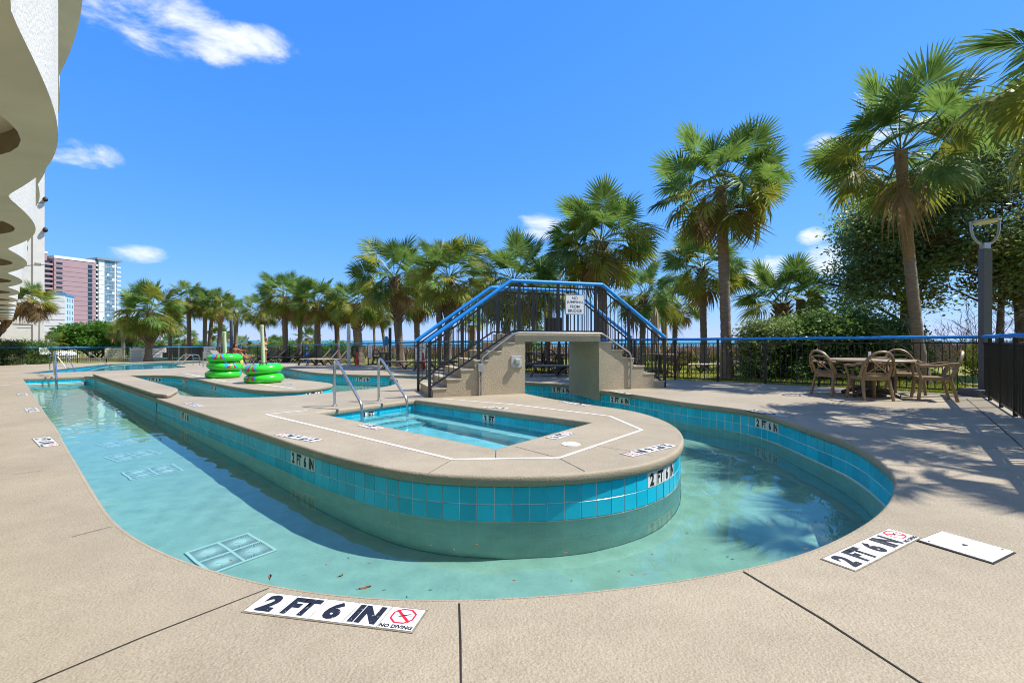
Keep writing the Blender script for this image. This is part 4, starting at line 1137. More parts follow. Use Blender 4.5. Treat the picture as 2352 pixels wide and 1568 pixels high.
# sun loungers -------------------------------------------------------
LMESH = mat('lounger_mesh_tan', (.44, .36, .265), .7, var=.15, vs=14)
LFR = mat('lounger_frame_brown', (.075, .052, .040), .45, var=.2, vs=6)
LWH = mat('lounger_white', (.75, .76, .78), .45)
def make_lounger(back, ms, mf):
    root = empty('sun_lounger')               # foot end at origin, head towards +X
    y = .31; bx = 1.18; L = 1.92
    f = MB()
    for s_ in (1, -1):
        f.tube([(-.02, s_*y, .33), (.1, s_*y, .345), (1.2, s_*y, .345), (1.75, s_*y, .33)], .026, 6)
    f.tube([(-.02, -y, .33), (-.02, y, .33)], .026, 6); f.tube([(.62, -y, .33), (.62, y, .33)], .02, 6); f.tube([(bx, -y, .33), (bx, y, .33)], .022, 6)
    auto_smooth(f.obj('frame', mf, root))
    for s_ in (1, -1):
        for (xa, xb) in ((.08, -.10), (.52, .80)):
            auto_smooth(MB().tube([(xa, s_*y, .34), ((xa+xb)/2, s_*(y+.012), .17), (xb, s_*(y+.015), 0)], [.03, .026, .032], 6).obj('leg', mf, root))
        auto_smooth(MB().tube([(.80, s_*(y+.015), .015), (.92, s_*(y+.015), .20), (1.12, s_*(y+.01), .31), (1.40, s_*(y+.01), .30), (1.58, s_*(y+.01), .18), (1.66, s_*(y+.015), 0)], [.03, .026, .026, .026, .028, .03], 6).obj('arched_leg', mf, root))
    MB().box((.59, 0, .362), (1.16, .57, .012), ch=.004).obj('seat_sling', ms, root)
    c, s = math.cos(back), math.sin(back); d = Vector((c, 0, s)); n = Vector((-s, 0, c)); o = Vector((bx, 0, .365)); Lb = .74
    b = MB(); b.box(o+d*Lb/2, (Lb, .55, .012), Matrix((d, Vector((0, 1, 0)), n)).transposed(), ch=.004); b.obj('back_sling', ms, root)
    bf = MB(); 
    for s_ in (1, -1): bf.tube([o+Vector((0, s_*.29, 0)), o+d*Lb+Vector((0, s_*.29, 0))], .022, 6)
    bf.tube([o+d*Lb+Vector((0, -.29, 0)), o+d*Lb+Vector((0, .29, 0))], .022, 6)
    if back > .2: bf.tube([o+d*Lb*.6+Vector((0, .2, 0)), (bx+.42, .2, .33)], .014, 5).tube([o+d*Lb*.6+Vector((0, -.2, 0)), (bx+.42, -.2, .33)], .014, 5)
    auto_smooth(bf.obj('back_frame', mf, root))
    return root
lup = make_lounger(R(50), LMESH, LFR); lflat = make_lounger(0, LMESH, LFR); lwhite = make_lounger(R(30), LWH, LWH); ldk = make_lounger(R(42), mat('lounger_mesh_grey', (.22, .18, .14), .7), LFR)
lg = 'brown sun loungers along the fence'
ax = R(28); p0 = g(690, 838.5)
for k, nm in enumerate(('left, lightest', 'middle', 'right, nearest the white post')):
    put(lup, p0+Vector((.70*k*.86, -.70*k*.42, 0))+Vector((0, 0, 0)), ax, 'tan sun lounger with raised back, %s of the empty three' % nm, 'sun lounger', lg)
put(lflat, g(884, 849), R(6), 'flat brown sun lounger with a tan sling between the two spa handrails', 'sun lounger', lg)
put(lflat, g(957, 850.5), R(8), 'flat brown sun lounger partly hidden by the left bridge stairs', 'sun lounger', lg)
put(lflat, g(1226, 864), R(-2), 'flat brown sun lounger seen through the bridge opening', 'sun lounger', lg)
put(lflat, g(1130, 857), R(4), 'flat brown sun lounger behind the left bridge pillar', 'sun lounger', lg)
for k, px in enumerate((560, 578, 596, 628, 646, 664)):
    put(ldk, g(px, 832.5), R(40), ['dark sun lounger with raised back just right of the sunbathing woman', 'dark sun lounger second from the sunbathing woman', 'dark sun lounger just left of the standing woman', 'dark sun lounger just right of the standing woman', 'dark sun lounger second to the right of the standing woman', 'dark sun lounger last in the back row, nearest the big palms'][k], 'sun lounger', lg)
wl = put(lflat, g(518, 837), R(-8), 'sun lounger on which the dark haired woman sits', 'sun lounger', lg)
put(ldk, g(546, 838), R(168), 'brown sun lounger with its raised back next to the lifeguard notice', 'sun lounger', lg)
for k, px in enumerate((122, 142, 162, 180)):
    p = at(px, 826, 52); p.z = -.80; put(lwhite, p, R(150), ('white sun lounger beyond the left fence, %s in its row' % ['leftmost', 'second', 'third', 'rightmost'][k]), 'sun lounger', 'white sun loungers of the neighbouring pool')

# tables, chairs and loungers on the lawn
def gt(px, D, ground=zt): x = (px-CX)/F*D; return Vector((x, D, ground(x, D)))
def lawn_set(px, D, rz, where, n=3):
    c = gt(px, D); put(tableD, c, rz, 'dark round table on the lawn %s' % where, 'table', 'tables on the lawn')
    for k in range(n):
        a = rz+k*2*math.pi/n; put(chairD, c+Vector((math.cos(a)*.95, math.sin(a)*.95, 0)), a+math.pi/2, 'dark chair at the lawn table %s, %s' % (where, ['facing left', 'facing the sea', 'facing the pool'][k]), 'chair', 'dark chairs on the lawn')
lawn_set(888, 30, .3, 'behind the hanging blue float')
lawn_set(1288, 18.5, .1, 'seen through the bridge opening')
lawn_set(1515, 17.2, .9, 'at the right end of the bridge')
lawn_set(1215, 22, .9, 'left of the brown board')
put(lflat, gt(1572, 17.6), R(5), 'brown lounger on the lawn beside the slim palm', 'sun lounger', 'loungers on the lawn')
put(lflat, gt(1660, 19.5), R(2), 'brown lounger on the lawn behind the tall palm trunk', 'sun lounger', 'loungers on the lawn')
put(lflat, gt(1712, 18.0), R(-12), 'brown lounger on the lawn half under the big shrub', 'sun lounger', 'loungers on the lawn')
# closed umbrellas
UB = mat('blue_canvas', (.01, .13, .55), .7, var=.15, vs=9); UT = mat('tan_canvas', (.42, .31, .20), .8, var=.12, vs=9)
def umbrella(p, m, label, h=2.3, lo=1.0):
    root = empty('closed_umbrella', p, label=label, cat='umbrella', group='closed umbrellas beyond the fence')
    MB().lathe([(.022, -.1), (.022, h+.05)], (0, 0, 0), 8).obj('pole', BLACK, root)
    mb = MB(); nu = 16; prof = [(.16, lo), (.17, lo+.12), (.10, lo+.45), (.13, lo+.6), (.09, h-.25), (.03, h)]
    for r_, z in prof:
        for k in range(nu): a = 2*math.pi*k/nu; q = r_*(1+.22*(k % 2)); mb.v.append((q*math.cos(a), q*math.sin(a), z))
    mb.f = [(i*nu+k, i*nu+(k+1) % nu, (i+1)*nu+(k+1) % nu, (i+1)*nu+k) for i in range(len(prof)-1) for k in range(nu)]
    mb.obj('canopy', m, root); MB().lathe([(.03, h), (.012, h+.08)], (0, 0, 0), 8).obj('finial', m, root)
umbrella(gt(880-.0, 33)+Vector((-6.9+2.6, 3, -.6)), UB, 'left closed blue umbrella beyond the fence behind the loungers', 1.7, .55)
umbrella(at(704, 846, 38), UB, 'closed blue umbrella beyond the fence above the empty three loungers', 1.75, .3)
umbrella(gt(1505, 18.5), UT, 'closed tan umbrella with pointed top right of the bridge', 2.45, .7)
umbrella(gt(1512, 24)+Vector((.3, 0, 0)), UT, 'tan closed umbrella farther back on the lawn near the sea', 2.5, .7)
# brown board
bb = empty('notice_board', gt(1271, 17.0), -.5, label='back of a dark brown boarded sign above the bridge deck', cat='board')
BRN = mat('dark_brown_boards', (.045, .032, .030), .7, var=.25, vs=10)
for k in range(7): MB().box((-.30+.1*k, 0, 1.63), (.094, .03, .82), ch=.004).obj('board', BRN, bb)
for x in (-.2, .2): MB().box((x, .045, 1.0), (.07, .06, 2.1)).obj('post', BRN, bb)
# red cones
CR = mat('cone_red', (.62, .035, .02), .5)
def cone(p, label):
    root = empty('safety_cone', p, label=label, cat='cone', group='red cones by the fence')
    MB().lathe([(.13, .03), (.12, .05), (.03, .68), (.025, .70)], (0, 0, 0), 16).obj('cone', CR, root); MB().box((0, 0, .015), (.34, .34, .03), ch=.006).obj('base', CR, root)
cone(g(820, 838), 'red cone standing by the fence right of the white post'); cone(g(972, 846), 'red cone behind the flat loungers at the left bridge stairs')
cn = empty('towel_bin', g(552, 839), label='small yellow bag on the deck below the seated woman', cat='bag')
auto_smooth(MB().lathe([(.13, 0), (.16, .05), (.17, .25), (.12, .33), (.05, .36)], (0, 0, 0), 14).obj('bag_body', mat('yellow_cloth', (.65, .45, .08), .8, var=.1), cn)); auto_smooth(MB().tube([(-.06, 0, .34), (-.04, 0, .44), (.04, 0, .44), (.06, 0, .34)], .012, 6).obj('handle', MATS['yellow_cloth'], cn))
hz = empty('hose', g(811, 836.5)+Vector((0, .1, 0)), label='black garden hose hanging in loops from the fence beside the red cone', cat='hose')
pts = []
for k in range(60): a = k*.42; pts.append((.16*math.cos(a)+.002*k, .01*k/6, .75+.32*math.sin(a)))
auto_smooth(MB().tube(pts, .014, 6).obj('loops', BLACK, hz))

# ================================================================== notices on the fences
def fence_sign(px, py, w, h, label, lines, face=SIGNW, ink=INK, line=(8, 9), D=None, yaw=None, base=None):
    # hangs on the fence span between two fence corners
    a, b = fl[line[0]], fl[line[1]]; u = (px-CX)/F; d = b-a; t = (u*a[1]-a[0])/(d[0]-u*d[1]); p = a+d*t; nrm = np.array((d[1], -d[0])); nrm /= np.linalg.norm(nrm)
    if np.dot(nrm, -p) < 0: nrm = -nrm
    p = p+nrm*.05; z = CAM-(py-HY)/F*p[1]; ang = math.atan2(nrm[0], -nrm[1])
    return sign_board('notice_sign', (p[0], p[1], z), w, h, ang, label, lines, face, ink, group='notices on the pool fence')
fence_sign(261, 811, 1.12, .82, 'cream notice on the left fence saying no floats in pool or spa', [('NO FLOATS', .15, .24, .9), ('IN POOL', .15, .04, .62), ('OR SPA', .15, -.16, .6), ('DESIGNED FOR LAZY RIVER', .05, -.33, .8)], CREAM, INK, (10, 9))
rul = fence_sign(316, 815, 1.0, 1.25, 'tall white pool rules notice on the left fence', [], SIGNW, INK, (9, 10))
GRY = mat('grey_print', (.30, .33, .36), .6)
for x in (-.35, .35): MB().box((x, -.005, .58), (.12, .006, .07)).obj('clip', NAVY, rul)
text('POOL RULES', .075, GRY, rul, frame((0, -.0045, .46), (1, 0, 0), (0, 0, 1), (0, -1, 0)), .01)
for k in range(11): MB().box((random.Random(k).uniform(-.06, .0), -.0036, .33-.08*k), (.78-.1*(k % 3), .0012, .026)).obj('text_line', GRY, rul)
fence_sign(359, 810, .86, .74, 'white notice saying shallow water no diving allowed right of the palm trunk', [('SHALLOW WATER', .07, .25, .76), ('NO DIVING', .14, .06, .72), ('ALLOWED', .14, -.18, .72)], SIGNW, INK, (9, 10))
sg = fence_sign(376, 804, .40, .36, 'small red no diving symbol sign on the left fence', [], SIGNW, INK, (9, 10))
a_, b_ = nodive_mesh(.14); link('no_diving_symbol', a_, sg).matrix_local = frame((0, -.0045, 0), (1, 0, 0), (0, 0, 1), (0, -1, 0)); link('swimmer_symbol', b_, sg).matrix_local = frame((0, -.005, 0), (1, 0, 0), (0, 0, 1), (0, -1, 0))
LG = lambda w: [('NO LIFEGUARD', .11*w, .24*w, .86*w), ('ON DUTY', .11*w, .09*w, .5*w), ('SWIM AT YOUR', .085*w, -.08*w, .74*w, GRY), ('OWN RISK', .085*w, -.22*w, .5*w, GRY)]
fence_sign(483, 810, 1.45, 1.0, 'white no lifeguard on duty notice behind the left tube stack', LG(1.4), SIGNW, NAVY, (8, 9))
fence_sign(967, 809, .86, .86, 'white no lifeguard on duty notice left of the bridge railing', LG(.92), SIGNW, NAVY, (5, 6))
fence_sign(852, 806, .46, .74, 'tall white notice saying shallow water no diving by the gate', [('SHALLOW', .06, .26, .36), ('WATER', .06, .17, .3), ('NO', .10, .03, .16), ('DIVING', .10, -.11, .34), ('ALLOWED', .09, -.26, .38)], SIGNW, INK, (5, 6))
fence_sign(101, 806, .86, .5, 'blank weathered white notice hung in front of the hedge', [], mat('weathered_white', (.60, .61, .62), .6, var=.12, vs=6), INK, (11, 12))

# ================================================================== people
SKIN = mat('tanned_skin', (.50, .20, .085), .5, var=.08, vs=6); HAIR = mat('dark_hair', (.018, .008, .006), .45); HAIR2 = mat('light_brown_hair', (.20, .10, .04), .5); BIK = mat('dark_swimsuit', (.02, .02, .03), .6); BIK2 = mat('pale_swimsuit', (.62, .46, .34), .6); EYE = mat('eye_dark', (.02, .015, .012), .3)
def skin_body(name, J, E, root, m):
    """J: joint -> (pos, radius); E: edges; grown with a skin modifier"""
    keys = list(J); me = bpy.data.meshes.new(name); me.from_pydata([J[k][0] for k in keys], [(keys.index(a), keys.index(b)) for a, b in E], [])
    o = link(name, me, root, m=m); sk = o.modifiers.new('skin', 'SKIN'); sk.use_smooth_shade = True
    for k, v in zip(keys, me.skin_vertices[0].data):
        r = J[k][1]; v.radius = r if isinstance(r, tuple) else (r, r); v.use_root = (k == 'pelvis')
    sd = o.modifiers.new('subdivision', 'SUBSURF'); sd.levels = 1; sd.render_levels = 2
    return o
def hand(J, E, wrist, d, up, tag_):
    d = Vector(d).normalized(); up = Vector(up).normalized(); s = d.cross(up); w = Vector(J[wrist][0]); pk = 'palm'+tag_
    J[pk] = (w+d*.06, (.030, .018)); E.append((wrist, pk))
    for i, (off, L) in enumerate([(-.027, .062), (-.009, .075), (.009, .080), (.027, .070)]):
        a, b = 'f%d%s' % (i, tag_), 'g%d%s' % (i, tag_)
        J[a] = (w+d*.105+s*off, .0088); J[b] = (w+d*(.105+L*.8)+s*off-up*.02, .0075); E += [(pk, a), (a, b)]
    J['t'+tag_] = (w+d*.07-s*.045, .0105); J['u'+tag_] = (w+d*.11-s*.055-up*.01, .009); E += [(pk, 't'+tag_), ('t'+tag_, 'u'+tag_)]
def foot(J, E, ank, d, tag_, up=(0, 0, 1)):
    a = Vector(J[ank][0]); d = Vector(d).normalized(); up = Vector(up)
    J['b'+tag_] = (a+d*.10-up*.035, (.038, .028)); J['e'+tag_] = (a+d*.17-up*.045, (.032, .016)); E += [(ank, 'b'+tag_), ('b'+tag_, 'e'+tag_)]
def face(root, c, d, r=.1):
    d = Vector(d).normalized(); s = Vector((d.y, -d.x, 0)); c = Vector(c)
    for k in (-1, 1):
        MB().lathe([(.004, -.008), (.010, 0), (.004, .008)], c+d*(r*.88)+s*k*.032, 8).obj('eye', EYE, root)
        MB().lathe([(.012, -.03), (.018, 0), (.010, .03)], c+s*k*(r*.80), 8).obj('ear', SKIN, root)
    MB().bar(c+d*(r*.86)-Vector((0, 0, .048))-s*.022, c+d*(r*.86)-Vector((0, 0, .048))+s*.022, .012, .008).obj('mouth', mat('lip', (.40, .10, .07), .5), root)
    MB().add([c+d*(r*.9)+Vector((0, 0, .012)), c+d*(r*1.18)-Vector((0, 0, .022)), c+d*(r*.9)-s*.016-Vector((0, 0, .026)), c+d*(r*.9)+s*.016-Vector((0, 0, .026))], [(0, 1, 2), (0, 3, 1), (1, 3, 2)]).obj('nose', SKIN, root)
# seated woman: local frame, looks along +X, seat height .37
def rotv(v): return v
wroot = empty('person', wl.location+Vector((.55, 0, 0)), R(-8), label='woman in a dark bikini sitting on a lounger, long dark hair, one knee raised', cat='person')
J = {'pelvis': ((0, 0, .48), (.16, .12)), 'waist': ((-.03, 0, .66), (.125, .095)), 'chest': ((.03, 0, .84), (.15, .11)), 'neckb': ((.08, 0, 1.0), (.07, .06)), 'neck': ((.10, 0, 1.07), .05), 'head': ((.125, 0, 1.17), (.088, .10)), 'crown': ((.115, 0, 1.24), (.07, .08)),
     'shr': ((.06, -.17, .98), .055), 'elr': ((.30, -.22, .93), .040), 'wrr': ((.54, -.16, .90), .028), 'shl': ((.06, .17, .98), .055), 'ell': ((.28, .24, .82), .040), 'wrl': ((.50, .18, .86), .028),
     'hpr': ((.06, -.10, .46), .10), 'knr': ((.50, -.11, .74), .062), 'anr': ((.84, -.10, .44), .038), 'hpl': ((.06, .10, .45), .10), 'knl': ((.52, .11, .47), .062), 'anl': ((.96, .11, .43), .038)}
E = [('pelvis', 'waist'), ('waist', 'chest'), ('chest', 'neckb'), ('neckb', 'neck'), ('neck', 'head'), ('head', 'crown'), ('chest', 'shr'), ('shr', 'elr'), ('elr', 'wrr'), ('chest', 'shl'), ('shl', 'ell'), ('ell', 'wrl'), ('pelvis', 'hpr'), ('hpr', 'knr'), ('knr', 'anr'), ('pelvis', 'hpl'), ('hpl', 'knl'), ('knl', 'anl')]
hand(J, E, 'wrr', (1, .2, .1), (0, 0, 1), 'r'); hand(J, E, 'wrl', (1, -.2, .1), (0, 0, 1), 'l'); foot(J, E, 'anr', (1, 0, -.1), 'r'); foot(J, E, 'anl', (.5, 0, 1), 'l', (-1, 0, .4))
skin_body('body', J, E, wroot, SKIN); face(wroot, (.125, 0, 1.18), (1, 0, 0), .095)
auto_smooth(MB().tube([(.09, 0, 1.28), (.03, 0, 1.24), (-.01, 0, 1.12), (-.05, 0, .98), (-.11, 0, .84), (-.12, 0, .76)], [.075, .105, .10, .095, .075, .03], 12).obj('hair', HAIR, wroot))
auto_smooth(MB().tube([(-.02+.0*math.cos(t)+.155*math.cos(t)+.04, .165*math.sin(t), .85) for t in [2*math.pi*k/20 for k in range(20)]], .024, 6, closed=True).obj('bikini_top', BIK, wroot)); auto_smooth(MB().tube([(.01+.145*math.cos(t), .185*math.sin(t), .50) for t in [2*math.pi*k/20 for k in range(20)]], .045, 6, closed=True).obj('bikini_bottom', BIK, wroot))
# standing woman behind the right pole, seen from her side, arms forward to the left
pw = g(608.5, 834.5); proot = empty('person', pw, R(180), label='tanned woman in a pale bikini standing behind the right pole', cat='person')
J = {'pelvis': ((0, 0, .92), (.15, .115)), 'waist': ((.01, 0, 1.06), (.12, .09)), 'chest': ((.0, 0, 1.24), (.145, .105)), 'neckb': ((.0, 0, 1.40), (.07, .06)), 'neck': ((.015, 0, 1.46), .048), 'head': ((.035, 0, 1.56), (.085, .10)), 'crown': ((.03, 0, 1.63), (.07, .08)),
     'shr': ((0, -.17, 1.37), .052), 'elr': ((.20, -.22, 1.18), .038), 'wrr': ((.42, -.20, 1.22), .027), 'shl': ((0, .17, 1.37), .052), 'ell': ((.22, .22, 1.20), .038), 'wrl': ((.44, .18, 1.26), .027),
     'hpr': ((0, -.095, .86), .095), 'knr': ((.015, -.10, .48), .060), 'anr': ((-.02, -.10, .075), .038), 'hpl': ((0, .095, .86), .095), 'knl': ((.05, .10, .48), .060), 'anl': ((.06, .10, .075), .038)}
E = [('pelvis', 'waist'), ('waist', 'chest'), ('chest', 'neckb'), ('neckb', 'neck'), ('neck', 'head'), ('head', 'crown'), ('chest', 'shr'), ('shr', 'elr'), ('elr', 'wrr'), ('chest', 'shl'), ('shl', 'ell'), ('ell', 'wrl'), ('pelvis', 'hpr'), ('hpr', 'knr'), ('knr', 'anr'), ('pelvis', 'hpl'), ('hpl', 'knl'), ('knl', 'anl')]
hand(J, E, 'wrr', (1, .1, .1), (0, 0, 1), 'r'); hand(J, E, 'wrl', (1, -.1, .1), (0, 0, 1), 'l'); foot(J, E, 'anr', (1, 0, -.1), 'r'); foot(J, E, 'anl', (1, 0, -.1), 'l')
skin_body('body', J, E, proot, SKIN); face(proot, (.035, 0, 1.57), (1, 0, 0), .095)
auto_smooth(MB().tube([(.03, 0, 1.68), (-.03, 0, 1.63), (-.06, 0, 1.52), (-.05, 0, 1.42)], [.07, .095, .085, .04], 12).obj('hair', HAIR2, proot))
auto_smooth(MB().tube([(.01+.15*math.cos(t), .16*math.sin(t), 1.26) for t in [2*math.pi*k/20 for k in range(20)]], .025, 6, closed=True).obj('bikini_top', BIK2, proot)); auto_smooth(MB().tube([(.125*math.cos(t), .16*math.sin(t), .90) for t in [2*math.pi*k/20 for k in range(20)]], .045, 6, closed=True).obj('bikini_bottom', BIK2, proot))
# ================================================================== palms
FR = [leaf_mat('palm_frond_green', (.05, .125, .022), (.23, .33, .07), .42, 3.5, .34, .34), leaf_mat('palm_frond_yellow', (.17, .21, .022), (.36, .35, .06), .48, 1.5, .42, .25), leaf_mat('palm_frond_dry', (.18, .105, .04), (.38, .26, .12), .3, 1.5, .6, .25)]
PET = mat('frond_stalk', (.10, .15, .03), .4, var=.2, vs=4)
TRK = mat('palm_trunk', (.27, .205, .15), .9, var=.35, vs=5, bump=1.0, bs=9, col2=(.13, .10, .078)); TRKT = mat('palm_trunk_fibre', (.33, .21, .09), .9, var=.3, vs=6, bump=.9, bs=25, col2=(.18, .115, .055)); 
for tm_ in (TRK, TRKT):                        # old leaf scars ring the trunks
    n_ = tm_.node_tree.nodes; l_ = tm_.node_tree.links; mp_ = n_.new('ShaderNodeMapping'); mp_.inputs['Scale'].default_value = (1.2, 1.2, 5.5); tc_ = [q for q in n_ if q.type == 'TEX_COORD'][0]; l_.new(tc_.outputs['Object'], mp_.inputs[0])
    for q in n_:
        if q.type == 'TEX_NOISE': l_.new(mp_.outputs[0], q.inputs['Vector'])
BOOT = mat('palm_boot', (.20, .125, .075), .85, var=.3, vs=8, col2=(.09, .055, .035))
def frond_mesh(seed, kind, L=.72, Rr=1.05, droop=.35, nl=38, up=.0):
    rs = random.Random(seed); vs = []; fs = []
    # stalk
    n = 5
    for i in range(n):
        t = i/(n-1); x = t*L; z = -.10*droop*t*t; w = .016*(1-.45*t)
        vs += [(x, -w, z), (x, w, z), (x, 0, z-w)]
    for i in range(n-1):
        a = 3*i; fs += [(a, a+1, a+4, a+3), (a+1, a+2, a+5, a+4), (a+2, a, a+3, a+5)]
    ns = len(fs)
    base = Vector((L, 0, -.10*droop)); T = Vector((1, 0, -.2*droop)).normalized()
    mx_ = R(128); dphi = 2*mx_/(nl-1)
    for i in range(nl):
        ph = -mx_+dphi*i+rs.uniform(-.02, .02); q = min(1.0, abs(ph)/mx_)
        d = T*math.cos(ph)+Vector((0, 1, 0))*math.sin(ph)
        st = base+T*(.30*(1-q)**1.2*Rr)-Vector((0, 0, .10*(1-q)*droop))
        ln = Rr*(.92-.34*q**1.5)*rs.uniform(.9, 1.08)*(1-.28*(1-q)**2)
        fold = .16*abs(math.sin(ph)); w = min(.030, ln*.5*math.tan(dphi/2)*1.2+.004)
        s = Vector((-math.sin(ph)*T.x, math.cos(ph), 0)).normalized(); tw = rs.uniform(-.5, .5)
        s = (s+Vector((0, 0, tw))).normalized()
        dr = droop*rs.uniform(.7, 1.4)
        def P(r, off): return st+d*(ln*r*(1-.10*dr*r*r))+Vector((0, 0, fold*ln*r-dr*ln*.62*r**2.3))+s*off
        k = len(vs); vs += [P(0, -.004), P(0, .004), P(.42, -w), P(.42, w), P(.74, -w*.62), P(.74, w*.62), P(1, 0)]
        fs += [(k, k+1, k+3, k+2), (k+2, k+3, k+5, k+4), (k+4, k+5, k+6)]
    me = bpy.data.meshes.new('frond'); me.from_pydata([tuple(v) for v in vs], [], fs); me.materials.append(FR[kind]); me.materials.append(PET if kind < 2 else FR[2])
    for i, p in enumerate(me.polygons): p.material_index = 1 if i < ns else 0
    me.update(); return me
FM = {0: [frond_mesh(i, 0, .80+.08*(i % 3), .86+.05*(i % 2), [.15, .35, .55, .95, .7][i]) for i in range(5)], 1: [frond_mesh(10+i, 1, .74+.06*i, .86, [.6, .95, 1.3][i]) for i in range(3)], 2: [frond_mesh(20+i, 2, .6, .92, [1.1, 1.7, 1.4][i], 34) for i in range(3)]}
def palm(base, crown, Rc, label, seed, nf=36, tr=.16, yellow=.3, dry=.12, boots=0, lean=0., top=.35, cat='palm tree', group='palm trees', hang=-.80, upper=1.0, mt=None):
    rs = random.Random(seed); base = Vector(base); crown = Vector(crown); root = empty('palm_tree', base, label=label, cat=cat, group=group)
    c = crown-base; H = c.length; pts = []; rad = []; n = max(8, int(H*11))
    ctrl = Vector((c.x*(.5-lean), c.y*(.5-lean), c.z*.5)); top_ = c-Vector((0, 0, Rc*.06))
    for i in range(n+1):
        t = i/n; p = ctrl*2*t*(1-t)+top_*t*t; pts.append(p)
        r = tr*(1.28-.5*min(1, t*5)) if t < .2 else tr*(.78+.10*math.sin(t*3)+(.22 if t > .9 else 0)*(t-.9)*10)
        rad.append(r*(1+.035*math.sin(i*2.1)+rs.uniform(-.035, .035)))
    cut = int(n*(1-top))
    auto_smooth(MB().tube(pts[:cut+1], rad[:cut+1], 14, cap=False).obj('trunk', mt or TRK, root), 60)
    auto_smooth(MB().tube(pts[cut:], rad[cut:], 14).obj('trunk_top', TRKT, root), 60)
    if boots:                                  # criss-cross stubs of old stalks
        mb = MB(); k = 0
        z0 = c.z*(1-boots)
        for j in range(int(boots*c.z*26)):
            t = 1-boots*(1-j/(boots*c.z*26)); p = ctrl*2*t*(1-t)+top_*t*t; a = j*2.399; r_ = tr*.95; d = Vector((math.cos(a), math.sin(a), 0))
            tw = Vector((-d.y, d.x, 0))*rs.choice((-1, 1))*.06
            mb.tube([p+d*r_*.8-Vector((0, 0, .05)), p+d*(r_+.05)+tw*.5+Vector((0, 0, .06)), p+d*(r_+.15)+tw+Vector((0, 0, .17))], [.055, .042, .018], 5)
        o = mb.obj('boots', BOOT, root); tag(o, kind='stuff')
    k = Rc/1.72
    for i in range(nf):
        f = (i+.5)/nf; s = upper-(upper-hang)*f**.92; th = math.asin(max(-1, min(1, s)))+rs.uniform(-.10, .10); a = i*2.39996+rs.uniform(-.25, .25)
        if f > 1-dry and rs.random() < .85: kd = 2
        elif f > 1-dry-yellow and rs.random() < .65: kd = 1
        else: kd = 1 if rs.random() < yellow*.35 else 0
        vari = FM[kd]; me = vari[min(len(vari)-1, max(0, int(len(vari)*(f*.8+rs.uniform(-.15, .3)))))] if kd == 0 else rs.choice(vari)
        o = bpy.data.objects.new('frond', me); C.objects.link(o); o.parent = root
        sc_ = k*rs.uniform(.86, 1.1)*(1.04 if f < .25 else 1)
        M = Matrix.Rotation(a, 4, 'Z') @ Matrix.Rotation(-th, 4, 'Y') @ Matrix.Rotation(rs.uniform(-1.0, 1.0), 4, 'X') @ Matrix.Scale(sc_, 4)
        M.translation = c+Vector((math.cos(a), math.sin(a), 0))*tr*.5+Vector((0, 0, -Rc*.10*f)); o.matrix_local = M
    return root
def palm_px(tx, cx, cy, rpx, D, label, seed, **k):
    if D > 18: rpx *= 1.10
    b = gt(tx, D); b.z -= .05; cr_ = at(cx, cy, D); return palm(b, cr_, rpx/F*D, label, seed, **k)
palm_px(2122, 2068, 335, 200, 12.6, 'tall leaning palm with a golden upper trunk behind the patio table', 1, nf=35, tr=.15, lean=-.18, yellow=.25, dry=.08, top=.45, hang=-.62)
palm_px(1670, 1656, 420, 160, 15.2, 'tall full crowned palm standing right of the bridge', 2, nf=42, tr=.185, yellow=.28, dry=.14, top=.35, lean=.06)
palm_px(1618, 1612, 610, 96, 21, 'shorter palm just behind the tall palm right of the bridge', 3, nf=38, tr=.16, yellow=.4, dry=.1, boots=.14)
palm_px(1548, 1552, 694, 66, 26, 'small palm with a slim bare trunk above the right bridge stairs', 4, nf=34, tr=.15, yellow=.55)
palm_px(1474, 1478, 672, 78, 24, 'medium palm behind the right slope of the bridge railing', 5, nf=36, tr=.17, yellow=.4, boots=.3)
palm_px(1390, 1378, 548, 136, 17.2, 'large round palm rising right behind the bridge sign', 6, nf=50, tr=.19, yellow=.45, dry=.1, boots=.25)
palm_px(1150, 1178, 640, 112, 19, 'broad green palm over the left end of the bridge', 7, nf=44, tr=.17, yellow=.35, boots=.2)
palm_px(1258, 1262, 668, 62, 21.5, 'palm whose trunk shows through the bridge opening', 8, nf=30, tr=.18, yellow=.6)
palm_px(1028, 1032, 630, 100, 22, 'palm with a brown trunk behind the lamp post left of the bridge', 9, nf=42, tr=.19, yellow=.5, dry=.12, boots=.3)
palm_px(921, 906, 630, 92, 24.5, 'palm with a thick criss-cross booted trunk left of centre', 10, nf=44, tr=.23, yellow=.45, dry=.12, boots=.5)
palm_px(961, 955, 685, 58, 28, 'palm half hidden between two larger palms left of the bridge', 11, nf=34, tr=.19, yellow=.7, dry=.16, boots=.35)
palm_px(890, 872, 712, 44, 34, 'yellowish palm on a slim bent trunk behind the gate', 12, nf=28, tr=.12, yellow=.8)
palm_px(862, 858, 722, 30, 38, 'tiny drooping palm on the thinnest trunk behind the gate', 13, nf=22, tr=.10, yellow=.8, dry=.3)
palm_px(827, 815, 694, 58, 33, 'bright yellow green palm on the thickest stubby trunk', 14, nf=44, tr=.33, yellow=.55, dry=.1, boots=.45)
palm_px(777, 772, 712, 42, 36, 'palm with a pale trunk left of the stubby palm', 15, nf=32, tr=.2, yellow=.75, boots=.3)
palm_px(733, 727, 690, 62, 34, 'full palm directly behind the dark lamp post', 16, nf=44, tr=.22, yellow=.4, boots=.2)
palm_px(657, 653, 678, 62, 35, 'tall dense palm above the two women', 17, nf=46, tr=.22, yellow=.4, dry=.12, boots=.2)
palm_px(689, 690, 706, 44, 40, 'yellow tipped palm between the two dense palms', 18, nf=32, tr=.2, yellow=.75, dry=.14)
